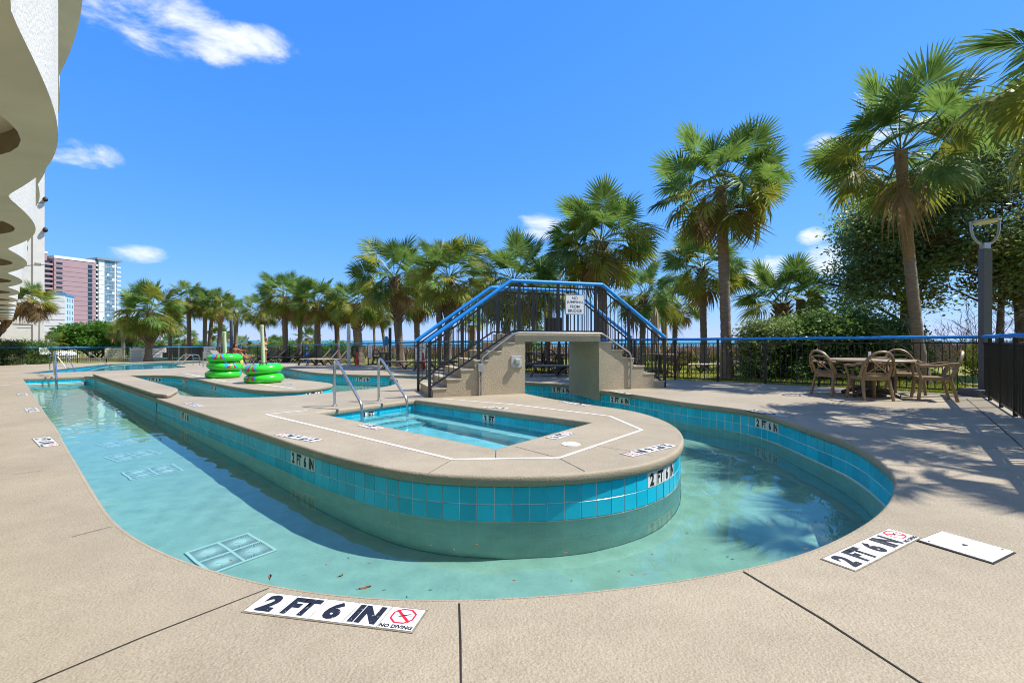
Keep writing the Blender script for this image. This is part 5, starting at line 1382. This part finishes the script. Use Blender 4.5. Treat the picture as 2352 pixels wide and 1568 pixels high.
palm_px(612, 600, 712, 46, 40, 'palm with a leaning trunk right of the standing lamp group', 19, nf=34, tr=.2, yellow=.55)
palm_px(500, 510, 704, 42, 44, 'palm of the left group with the rightmost leaning trunk', 20, nf=34, tr=.2, yellow=.5)
palm_px(470, 472, 700, 40, 45, 'palm of the left group with two straight trunks, left one', 21, nf=34, tr=.2, yellow=.5)
palm_px(478, 490, 694, 38, 46.5, 'palm of the left group standing between two others', 22, nf=30, tr=.19, yellow=.4)
palm_px(436, 433, 682, 42, 45, 'tallest palm of the left group with bare trunk against the sky', 23, nf=30, tr=.21, yellow=.35)
palm_px(540, 545, 715, 30, 47, 'palm with thin crown behind the far lamp post', 24, nf=26, tr=.19, yellow=.5)
palm_px(341, 344, 712, 72, 39.5, 'wide bushy palm right of the glass and pink tower', 25, nf=56, tr=.30, yellow=.45, dry=.12, boots=.25)
palm_px(392, 390, 730, 38, 46, 'grey green palm just right of the wide bushy palm', 26, nf=32, tr=.19, yellow=.5)
palm_px(284, 283, 752, 34, 48, 'yellow palm in front of the glass tower', 27, nf=28, tr=.19, yellow=.8)
palm_px(303, 312, 762, 26, 50, 'low palm under the wide bushy palm', 28, nf=24, tr=.18, yellow=.6)
palm_px(-30, 72, 690, 48, 32, 'shaggy half dead palm against the white building wing', 29, nf=46, tr=.22, yellow=.45, dry=.5, boots=.5, lean=.5)
for k, (px, py, r_, D, lab) in enumerate([(125, 783, 30, 47, 'low browning palmetto bush below the small blue and white building'), (427, 776, 28, 52, 'low round palmetto between the tall palm and the bushy palm'), (508, 770, 28, 53, 'low round palmetto behind the leaning trunks'), (560, 787, 22, 56, 'low palmetto left of the standing woman'), (385, 786, 20, 56, 'small low palmetto behind the white pole'), (632, 790, 26, 50, 'low palmetto beyond the fence behind the standing woman'), (705, 775, 30, 46, 'low bright palmetto above the blue umbrella'), (1085, 745, 32, 26, 'low palmetto behind the left bridge railing'), (1215, 758, 34, 24, 'low palmetto seen between the bridge railing bars')]):
    b = gt(px, D); c = at(px, py, D); palm(b, c, r_/F*D, lab, 60+k, nf=30, tr=.2, yellow=.45, dry=.2 if k == 0 else .05, cat='palmetto', group='low palmettos', hang=-.3)
palm_px(1795, 1795, 690, 100, 20, 'short thick palm with a golden trunk above the shrubs on the right', 30, nf=30, tr=.30, yellow=.25, dry=.05, boots=.6, hang=-.12, mt=TRKT)
stub = empty('tree_stump', gt(1838, 19), label='bare dead palm trunk beside the short thick palm', cat='tree trunk')
auto_smooth(MB().tube([(0, 0, 0), (0, .0, 1.5), (.02, 0, 2.75), (.02, 0, 2.8)], [.2, .17, .165, .10], 12).obj('trunk', TRK, stub))
palm((9.3, 6.95, -.05), (9.1, 6.9, 5.35), 2.1, 'palm at the top right edge, only its drooping fronds in view', 31, nf=34, tr=.17, yellow=.2, dry=.15)
palm((8.7, 4.3, -.05), (8.3, 4.4, 6.0), 1.45, 'palm just outside the right edge whose shadow falls across the deck and river', 32, nf=20, tr=.17, yellow=.2, dry=.1)

# ================================================================== broadleaf trees, shrubs and hedges
def leaf_cloud(name, blobs, n, size, m, root, seed, per=34, spread=.20, gaps=-.05, nscale=.9):
    rs = np.random.RandomState(seed); O = np.array(root.location); w = np.array([b[6] if len(b) > 6 else b[3]*b[4]*b[5] for b in blobs], float); w /= w.sum()
    nc = n//per; Cc = []
    while len(Cc) < nc:
        b = blobs[rs.choice(len(blobs), p=w)]; d = rs.normal(size=3); d /= np.linalg.norm(d); r = rs.uniform(.35, 1)**.5
        p = np.array(b[:3])+d*r*np.array(b[3:6])
        if noise.noise(Vector(p*nscale)+Vector((seed, 0, 0))) < gaps: continue
        Cc.append(p)
    Cc = np.repeat(np.array(Cc), per, 0); P = Cc+rs.normal(size=Cc.shape)*spread*np.array((1, 1, .6)); k = len(P)
    a = rs.normal(size=(k, 3)); a[:, 2] *= .5; a /= np.linalg.norm(a, axis=1)[:, None]; nrm = rs.normal(size=(k, 3))+np.array((0, 0, .9)); bb_ = np.cross(nrm, a); bb_ /= np.linalg.norm(bb_, axis=1)[:, None]+1e-9
    s = size*rs.uniform(.6, 1.25, (k, 1)); a *= s; bb_ *= s*.46
    c = np.cross(a, bb_); c /= np.linalg.norm(c, axis=1)[:, None]+1e-9
    Vv = np.stack([P-a, P+bb_+c*s*.12, P+a, P-bb_+c*s*.12], 1).reshape(-1, 3)-O
    i = np.arange(k)*4; o = link(name, np_mesh(name, Vv, np.c_[i, i+1, i+2, i+3], m), root); return o
def branches(root, p0, ends, r0, m, name='branch', rs=None, sag=.25):
    for e in ends:
        p0_, e_ = Vector(p0), Vector(e); mid = (p0_+e_)/2+Vector((rs.uniform(-.3, .3), rs.uniform(-.3, .3), rs.uniform(0, sag)))
        P = [p0_*(1-t)**2+mid*2*t*(1-t)+e_*t*t for t in [i/7 for i in range(8)]]
        auto_smooth(MB().tube(P, [r0*(1-.8*i/7) for i in range(8)], 7).obj(name, m, root), 60)
BARK = mat('tree_bark', (.13, .095, .07), .9, var=.35, vs=7, bump=.8, bs=30, col2=(.06, .045, .035))
LV1 = leaf_mat('oak_leaf', (.14, .20, .06), (.34, .42, .13), .55, 2.5, .25, spec=.6); LV2 = leaf_mat('glossy_shrub_leaf', (.06, .16, .024), (.17, .31, .04), .45, .8, .3); LV3 = leaf_mat('hedge_leaf', (.075, .16, .04), (.20, .30, .07), .5, 2.0, .35); LV4 = leaf_mat('bright_bush_leaf', (.06, .17, .02), (.15, .31, .03), .4, 1.0, .35); LVO = leaf_mat('browning_leaf', (.10, .06, .02), (.22, .12, .04), .3, 1.2, .6)
TWG = mat('bare_twig', (.10, .075, .06), .9, var=.2)
rs = random.Random(77)
def tree(px, D, trunks, blobs, n, label, seed, m=LV1, size=.075, group='broadleaf trees on the right', br=True, brown=0):
    b = gt(px, D); b.z -= .05; root = empty('broadleaf_tree', b, label=label, cat='tree', group=group); rr = random.Random(seed)
    wb = [(*at(x, y, d), rx/F*d, ry_, rz/F*d) for (x, y, d, rx, ry_, rz) in blobs]
    for (x0, x1, y1, r_) in trunks:
        q0 = gt(x0, D)-b; q1 = at(x1, y1, D)-b; md = (q0+q1)/2+Vector((rr.uniform(-.15, .15), 0, 0)); P = [q0*(1-t)**2+md*2*t*(1-t)+q1*t*t for t in [i/9 for i in range(10)]]
        auto_smooth(MB().tube(P, [r_*(1.25-.6*i/9) for i in range(10)], 10).obj('trunk', BARK, root), 60)
        if br:
            ends = [Vector(rr.choice(wb)[:3])-b+Vector((rr.uniform(-1, 1), rr.uniform(-.8, .8), rr.uniform(-.5, .9))) for _ in range(8)]
            branches(root, P[-1], ends[:4], r_*.55, BARK, rs=rr); branches(root, P[6], ends[4:], r_*.4, BARK, rs=rr)
    leaf_cloud('crown', wb, n, size, m, root, seed, per=9, spread=.34, gaps=.08)
    if brown: leaf_cloud('browning_leaves', wb, brown, size, LVO, root, seed+1)
    return root
tree(2085, 17, [(2083, 2078, 690, .19), (2104, 2100, 650, .16)], [(2080, 520, 17, 130, 1.8, 110), (1990, 570, 17, 75, 1.2, 70), (2150, 450, 17, 110, 1.8, 90), (1975, 640, 17, 65, 1.0, 42), (2060, 660, 17, 110, 1.3, 62), (2120, 420, 17.5, 60, 1, 60), (1970, 700, 17, 80, 1.0, 34)], 38000, 'dark leafy tree filling the sky behind the leaning palm', 41, brown=2500)
tree(2320, 15, [(2290, 2300, 640, .10), (2352, 2330, 600, .17), (2390, 2350, 590, .16)], [(2310, 420, 15, 130, 1.6, 120), (2230, 560, 15, 90, 1.3, 80), (2380, 520, 15, 120, 1.6, 110), (2200, 430, 15, 80, 1.2, 70), (2330, 650, 15, 100, 1.2, 58), (2420, 640, 15, 80, 1.2, 70), (2180, 640, 15, 70, 1.0, 40)], 38000, 'leafy tree with twisting trunks behind the right lamp post', 42, brown=2500)
tw = empty('bare_shrub', gt(2215, 12.5), label='leafless twiggy shrub between the leaning palm and the lamp post', cat='shrub')
mb = MB(); rr = random.Random(9)
def twig(p, d, L, r, dep):
    q = p+d*L*.5+Vector((rr.uniform(-.05, .05), rr.uniform(-.05, .05), .02)); e = p+d*L; mb.tube([p, q, e], [r, r*.8, r*.55], 4, cap=False)
    if dep:
        for _ in range(3 if dep > 1 else 4): twig(p+d*L*rr.uniform(.5, 1), (d+Vector((rr.uniform(-.8, .8), rr.uniform(-.8, .8), rr.uniform(-.3, .6)))).normalized(), L*rr.uniform(.5, .75), r*.6, dep-1)
for k in range(10): twig(Vector((rr.uniform(-1.1, 1.0), rr.uniform(-.5, .5), 0)), Vector((rr.uniform(-.6, .6), rr.uniform(-.3, .3), 1)).normalized(), rr.uniform(.9, 1.3), .018, 3)
mb.obj('twigs', TWG, tw)
leaf_cloud('new_leaves', [(*at(2235, 830, 12.5), .5, .3, .5), (*at(2210, 742, 12.5), .5, .3, .25)], 1500, .045, leaf_mat('young_leaf', (.15, .20, .02), (.30, .34, .03), .4, 2), tw, 71, spread=.12)
def shrub(px, D, blobs, n, label, seed, m, size=.06, cat='shrub', group='evergreen shrubs', stem=True, **k):
    b = gt(px, D); root = empty('shrub', b, label=label, cat=cat, group=group); wb = [(*at(x, y, d), rx/F*d, ry_, rz/F*d) for (x, y, d, rx, ry_, rz) in blobs]
    leaf_cloud('foliage', wb, n, size, m, root, seed, **k)
    if stem:
        rr = random.Random(seed); mb = MB()
        for q in range(6): mb.tube([(rr.uniform(-.3, .3), rr.uniform(-.2, .2), 0), (rr.uniform(-.5, .5), 0, .6), (rr.uniform(-.9, .9), 0, 1.2)], [.05, .04, .02], 6)
        mb.obj('stems', BARK, root)
    return root
shrub(1800, 15.5, [(1830, 770, 15.5, 75, .9, 38), (1770, 800, 15.5, 45, .7, 35), (1800, 840, 15.2, 75, .8, 48), (1890, 780, 15.6, 60, .8, 45)], 26000, 'bright green sunlit shrub below the short thick palm', 51, LV2)
shrub(1930, 14.6, [(1930, 800, 14.6, 95, .9, 65), (1990, 770, 14.8, 90, .9, 45), (1900, 860, 14.2, 80, .7, 38), (2010, 850, 14.4, 90, .8, 45), (2060, 800, 14.6, 55, .7, 60), (1920, 730, 15, 60, .7, 22)], 42000, 'large dark glossy shrub behind the patio table', 52, LV3, gaps=-.2)
shrub(1740, 14.6, [(1738, 812, 14.6, 26, .5, 38), (1722, 790, 14.7, 30, .5, 14), (1765, 760, 14.8, 60, .5, 22)], 5200, 'thin reddish sprig of shrub at the left end of the big bush', 53, LV1, gaps=-.0)
shrub(219, 50, [(219, 772, 50, 78, 2.5, 30), (245, 785, 50, 60, 2.5, 18), (190, 785, 50, 50, 2, 18)], 16000, 'round bright green bush beyond the left fence', 54, LV4, size=.17, spread=.34)
rb = [o for o in C.objects if o.name.startswith('shrub') and o.get('label', '').startswith('round bright')][0]
mb = MB(); rr = random.Random(4)
for q in range(7): mb.tube([(rr.uniform(-.3, .3), 0, -.2), (rr.uniform(-.9, .9), rr.uniform(-.5, .5), .6), (rr.uniform(-2, 2), rr.uniform(-1, 1), 1.6)], [.11, .08, .05], 6)
mb.obj('trunks', BARK, rb)
hroot = empty('hedge', g(20, 836)+Vector((0, .9, 0)), label='long clipped dark hedge behind the left end of the fence', cat='hedge')
hb = []
for k in range(16):
    t = k/15; p = np.array(fl[12])*(1-t)+np.array(fl[11])*t; p = np.array(fl[12])+(np.array(fl[11])-np.array(fl[12]))*(t*1.6-.6)+np.array((-.45, .7)); hb += [(p[0], p[1], zd(*p)+zz, .55, .6, .40) for zz in (.35, .9, 1.3)]
leaf_cloud('foliage', hb, 26000, .06, LV3, hroot, 55, spread=.16, gaps=-.5)
for k, (px, D, w, lab) in enumerate([(640, 58, 70, 'far dark green scrub behind the two women'), (760, 56, 70, 'far dark green scrub behind the empty loungers'), (420, 62, 90, 'far green scrub behind the left palm group'), (320, 60, 70, 'far green scrub under the wide bushy palm'), (1180, 40, 60, 'far scrub on the dune behind the bridge')]):
    c = at(px, 800, D); shrub(px, D, [(px, 800, D, w, 2.5, 13)], 5000, lab, 80+k, LV4 if k % 2 else LV3, size=.16, spread=.4, stem=False, group='far scrub')

# ================================================================== the hotel on the left: scalloped balconies and end wing
WST = mat('white_stucco', (.66, .645, .60), .85, var=.06, vs=2, bump=.6, bs=45); SOF = mat('painted_soffit', (.68, .63, .48), .85, var=.10, vs=1.3, bump=.15, bs=14); SOFD = mat('soffit_rim_shade', (.40, .32, .20), .9, var=.15, vs=2); GLS = mat('dark_glass', (.02, .03, .04), .1, spec=.8)  # SOFD: recess rims coloured darker brown to carry their shade
he = np.array((-.7218, .6921)); hm = np.array((.6921, .7218)); LAM = 3.68
hotel = empty('hotel_building', (he[0]*20, he[1]*20, -.1), label='white hotel facade with scalloped balconies along the left edge', cat='building'); HO = np.array(hotel.location)
def hw(s, w): p = he*s+hm*w; return (p[0]-HO[0], p[1]-HO[1])
S0, S1 = -38.0, 51.5
def edge(f, off=0., step=.12): return [hw(s, f(s)+off) for s in np.arange(S0, S1, step)]
def prof_low(s): c = abs(math.cos(math.pi*(s-4.57)/LAM)); return .25*math.sqrt(c*c*.98+.006)-.015
def prof_up(s): return .54+.085*abs(math.cos(math.pi*(s-4.57)/LAM))
def balcony(z, pf, holes, th=.22, ph=1.08):
    ed = edge(pf); back = [hw(S1, -2.6), hw(S0, -2.6)]
    loops_ = [[np.array(p) for p in ed+back]]; hl = []
    if holes:
        n0 = int((S0-4.57)/LAM)
        for k in range(n0, int((S1-4.57)/LAM)):
            c = np.array(hw(k*LAM+4.57, -1.04)); hl.append([c+np.array((math.cos(a), math.sin(a)))*1.10 for a in [2*math.pi*i/40 for i in range(40)]])
    o = fill('balcony_slab', loops_+hl, lambda x, y: z, SOF, None, hotel)
    o.location = (0, 0, 0)
    for h_ in hl:
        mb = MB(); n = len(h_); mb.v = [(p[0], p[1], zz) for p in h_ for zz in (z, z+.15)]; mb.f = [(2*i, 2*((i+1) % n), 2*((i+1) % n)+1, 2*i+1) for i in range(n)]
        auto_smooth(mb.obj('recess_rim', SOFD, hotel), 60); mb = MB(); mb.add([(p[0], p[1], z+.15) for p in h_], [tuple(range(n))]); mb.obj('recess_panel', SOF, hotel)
    mb = MB(); n = len(ed); ins_ = edge(pf, -.16)
    mb.v = [(p[0], p[1], zz) for p in ed for zz in (z+.002, z+th+ph)] + [(p[0], p[1], zz) for p in ins_ for zz in (z+th, z+th+ph)]
    for i in range(n-1):
        a, b, c, d = 2*i, 2*i+2, 2*n+2*i, 2*n+2*i+2
        mb.f += [(a, b, b+1, a+1), (a+1, b+1, d+1, c+1), (c, c+1, d+1, d)]
    auto_smooth(mb.obj('balcony_parapet', WST, hotel), 45)
    mb = MB(); q = [hw(S0, -.2), hw(S1, -.2), hw(S1, -2.6), hw(S0, -2.6)]; mb.add([(p[0], p[1], z+th) for p in q], [(0, 1, 2, 3)]); mb.obj('balcony_floor', SOF, hotel)
for k in range(5): balcony(2.47+.1+2.70*k, prof_low if k == 0 else prof_up, k < 2)
mb = MB(); q = [hw(S0, -2.6), hw(S1, -2.6), hw(S1, -14), hw(S0, -14)]; mb.prism(q, -1, 17); mb.obj('wall', WST, hotel)
for k in range(-10, 12):
    for fl_ in range(5):
        s = k*LAM+4.57; z = .15+2.70*fl_; a, b = hw(s-1.2, -2.59), hw(s+1.2, -2.59); mb = MB(); mb.bar((a[0], a[1], z+1.1), (b[0], b[1], z+1.1), .04, 2.1); mb.obj('glass_door', GLS, hotel)
wing = empty('building_wing', at(103, 838, 38), label='plain white end wing of the hotel with panel joints', cat='building'); wo_ = wing.location
cw = np.array((wo_.x, wo_.y)); a1, a2 = -hm, he                    # inwards, away
def ww(i, j): p = a1*i+a2*j; return (p[0], p[1])
mb = MB(); mb.prism([ww(0, 0), ww(14, 0), ww(14, 16), ww(0, 16)], -1, 17); mb.obj('wall', WST, wing)
JG = mat('grey_sealant', (.20, .19, .18), .9)
def on_wing(px): # distance along the near face for a picture column
    u = (px-CX)/F; d = a1; return (u*cw[1]-cw[0])/(d[0]-u*d[1])
nrmw = np.array((.7218, -.6921))
def wing_line(pa, pb, w, name='panel_joint', m=None, dep=.02):
    A = []
    for (px, py) in (pa, pb):
        t = on_wing(px); p = a1*t; D = cw[1]+p[1]; A.append(Vector((p[0]+nrmw[0]*.004, p[1]+nrmw[1]*.004, CAM-(py-HY)/F*D-wo_.z)))
    MB().bar(A[0], A[1], w, dep, up=(nrmw[0], nrmw[1], 0)).obj(name, m or JG, wing)
wing_line((74.5, 470), (74.5, 740), .10); wing_line((88, 466), (103, 466.5), .05); wing_line((60, 610), (102.5, 607.5), .05); wing_line((30, 744), (76, 746), .08); wing_line((74.5, 746), (74.5, 790), .10); wing_line((40, 752), (74, 753), .03); wing_line((80, 606.5), (95, 607.5), .22, 'rust_stain', mat('rust_stain', (.30, .22, .14), .9, var=.5, vs=9), .012)
wing_line((92, 725), (91, 800), .06, 'drain_pipe', CON, .06)
for py in (458, 528): 
    p = at(104.5, py, 37.9)-wo_; MB().lathe([(.05, -.2), (.16, -.1), (.18, .0), (.10, .16), (.03, .2)], p, 12).obj('wall_lamp', BLACK, wing)
fx = at(100, 793, 36.9)-wo_; MB().box(fx, (.5, .3, .35), ch=.03).obj('floodlight', mat('light_grey_metal', (.45, .45, .44), .4), wing)

# ================================================================== towers in the distance
PNK = mat('pink_stucco', (.37, .235, .235), .85, var=.05, vs=.1); PNKD = mat('pink_band', (.28, .16, .17), .85); TWW = mat('tower_white', (.68, .67, .62), .8, var=.04, vs=.1); TEAL = mat('teal_glass', (.13, .27, .29), .35, var=.4, vs=.35, spec=.8); BLG = mat('blue_glass', (.15, .20, .28), .35, var=.4, vs=.3, spec=.8); DGL = mat('tower_window_and_shade', (.02, .035, .05), .12, spec=.8); RFG = mat('roof_grey', (.22, .24, .26), .6); BLU = mat('building_blue', (.42, .56, .62), .8)
def facade(name, pa, Da, pb, Db, label):       # vertical wall from picture column pa (depth Da) to pb (depth Db)
    A = np.array(at(pa, HY, Da))[:2]; B = np.array(at(pb, HY, Db))[:2]; return A, B
tower = empty('tower_block', at(125, 800, 270), label='tall pink apartment tower with a white and teal glass corner', cat='building'); to = Vector(tower.location)
A = np.array((at(125, HY, 270).x, 270)); B = np.array((at(221, HY, 288).x, 288)); dT = (B-A)/np.linalg.norm(B-A); nT = np.array((dT[1], -dT[0])); LT = np.linalg.norm(B-A)
def T(p, n, z): q = A+dT*p+nT*n; return Vector((q[0], q[1], z))-to
RT = Matrix((Vector((dT[0], dT[1], 0)), Vector((nT[0], nT[1], 0)), Vector((0, 0, 1)))).transposed()
def tb(name, p0, p1, n0, n1, z0, z1, m, par=tower): return MB().box(T((p0+p1)/2, (n0+n1)/2, (z0+z1)/2), (p1-p0, abs(n1-n0), z1-z0), RT).obj(name, m, par)
def col(px):                                   # distance along the facade at a picture column
    u = (px-CX)/F; return (u*A[1]-A[0])/(dT[0]-u*dT[1])
HT = 48.6; nF = 17; fh = 2.72
tb('wall', 0, LT, -22, 0, -4, HT-1.6, PNK); tb('roof', -.1, LT+.1, -22, .25, HT-1.55, HT, TWW)
tb('rear_wall', -16, -1, -22, -5.0, -4, HT+1, PNK); tb('roof', -16.2, -.9, -22.2, -4.8, HT+1.02, HT+2.2, TWW)
for f in range(nF):
    z = HT-4.2-fh*f
    tb('floor_band', .02, LT-.02, .0, .08, z-1.55, z-1.38, PNKD)
    w1, w2 = col(130), col(144); tb('window', w1, w2, .0, .10, z-.7, z+.55, DGL)
    w1, w2 = col(202.5), col(212.5); wn_ = tb('window', w1, w2, .0, .10, z-1.2, z+1.05, DGL); tb('sill', w1-.1, w2+.1, .0, .16, z-1.37, z-1.22, TWW, wn_).matrix_parent_inverse = Matrix.Identity(4)
    b_ = tb('balcony', -5.0, -.05, -4.9, -.6, z-1.5, z-.4, PNK)
    tb('balcony_shade', -5.0, -.06, -4.95, -2.2, z-.38, z+1.1, DGL)  # near-black block painted in for the shade inside the recessed balconies
# right block: white column, glass column and curved balconies
p0, p1, p2, p3, p4, p5 = col(221.5), col(226.5), col(239.5), col(262.6), col(266.5), col(276)
H2 = 50.4
tb('balcony_shaft', p0, p1, -14, -1.2, -4, H2-1.2, DGL); tb('white_wall', p1, p2, -14, .5, -4, H2-1.2, TWW); tb('glass_wall', p2+.02, p3, -14, .3, -4, H2-1.2, TEAL); tb('white_wall', p3+.02, p4, -14, .5, -4, H2-1.2, TWW); tb('end_wall', p4+.02, p5-1.0, -14, -1.0, -4, H2-1.2, TWW); tb('roof', p0-.1, p5+.6, -14.5, 1.4, H2-1.15, H2, RFG)
for f in range(nF+1):
    z = H2-3.6-fh*f
    tb('white_balcony', p0-.3, p1-.02, -1.2, .2, z-1.4, z-.5, TWW); tb('curved_balcony', p4+.1, p5, -1.0, 1.1, z-1.45, z-.65, TWW); tb('floor_band', p1+.01, p2-.01, .5, .56, z-1.55, z-1.4, RFG)
    w = (p3-p2)/4
    for q in range(4):
        tb('pane', p2+w*q+.12, p2+w*(q+1)-.06, .3, .42, z-1.15, z+.1, TWW if (q+f) % 3 == 0 and q % 2 else (BLG if (q+f*2) % 3 else TEAL)); tb('spandrel', p2+w*q+.12, p2+w*(q+1)-.06, .3, .40, z+.2, z+1.1, TEAL if (q+f) % 2 else BLG)
    tb('slab_edge', p2+.05, p3-.05, .3, .46, z-1.42, z-1.24, TWW)
low = empty('low_rise_block', at(106, 800, 200), label='small pale building with a blue roof band in front of the pink tower', cat='building'); lo_ = Vector(low.location)
A = np.array((at(80, HY, 198).x, 198)); B = np.array((at(149.5, HY, 203.5).x, 203.5)); to_keep = to; to = lo_
dT = (B-A)/np.linalg.norm(B-A); nT = np.array((dT[1], -dT[0])); LT = np.linalg.norm(B-A); RT = Matrix((Vector((dT[0], dT[1], 0)), Vector((nT[0], nT[1], 0)), Vector((0, 0, 1)))).transposed()
HB = CAM+(HY-676)/F*200
tb('wall', 0, LT, -9, 0, -3, HB, TWW, low); tb('roof', -.1, LT+.1, -9.2, .15, HB+.01, HB+1.15, mat('roof_blue', (.08, .22, .36), .7), low)
for f in range(8): tb('floor_band', .02, LT-.02, .0, .07, HB-2.6*f-2.7, HB-2.6*f-2.5, RFG, low)
A = np.array((at(149.7, HY, 203.7).x, 203.7)); B = np.array((at(170, HY, 213).x, 213)); dT = (B-A)/np.linalg.norm(B-A); nT = np.array((dT[1], -dT[0])); LT = np.linalg.norm(B-A); RT = Matrix((Vector((dT[0], dT[1], 0)), Vector((nT[0], nT[1], 0)), Vector((0, 0, 1)))).transposed()
tb('side_wall', .1, LT, -6, 0, -3, HB-.3, BLU, low); tb('roof', .0, LT+.2, -6, .2, HB-.28, HB+.75, MATS['roof_blue'], low)
for f in range(8):
    for q in (.30, .55, .82): tb('window', LT*q-.35, LT*q+.35, .0, .08, HB-2.6*f-2.6, HB-2.6*f-1.1, DGL, low)
# dark screen fence and pool deck of the neighbour
scr = empty('screen_fence', at(400, 832, 56), label='dark grey board screen fence beyond the left fence', cat='fence'); so_ = Vector(scr.location); DG = mat('screen_grey', (.055, .058, .065), .6, var=.2, vs=3)
k = 0
for px in np.arange(330, 476, 4.0):
    a, b = at(px, 794, 56-(px-330)*.02), at(px+3.8, 794, 56-(px+4-330)*.02); MB().box((a+b)/2-so_-Vector((0, 0, .75)), ((b-a).length*.96, .03, 1.5), math.atan2((b-a).y, (b-a).x)).obj('board', DG, scr)
fence2 = [np.array(at(100, 830, 60))[:2], np.array(at(330, 830, 57))[:2], np.array(at(476, 830, 54))[:2]]
fence('metal_fence', fence2, [1.2]*3, 'second black fence far behind the left fence', 3.0, .2, rows=True, foam_r=.03, foam=BLACK)
npw = empty('neighbour_pool', at(300, 822, 50), label='low pale wall of the neighbouring pool beyond the left fence', cat='wall')
a, b = at(100, 829, 47), at(470, 828, 46); o_ = Vector(npw.location); MB().bar(Vector((a.x, a.y, -.75))-o_, Vector((b.x, b.y, -.75))-o_, .2, .35).obj('wall', DECK, npw); MB().bar(Vector((a.x, a.y+1.5, -.62))-o_, Vector((b.x, b.y+1.5, -.62))-o_, 2.4, .03).obj('water', mat('neighbour_water', (.05, .40, .50), .1), npw)
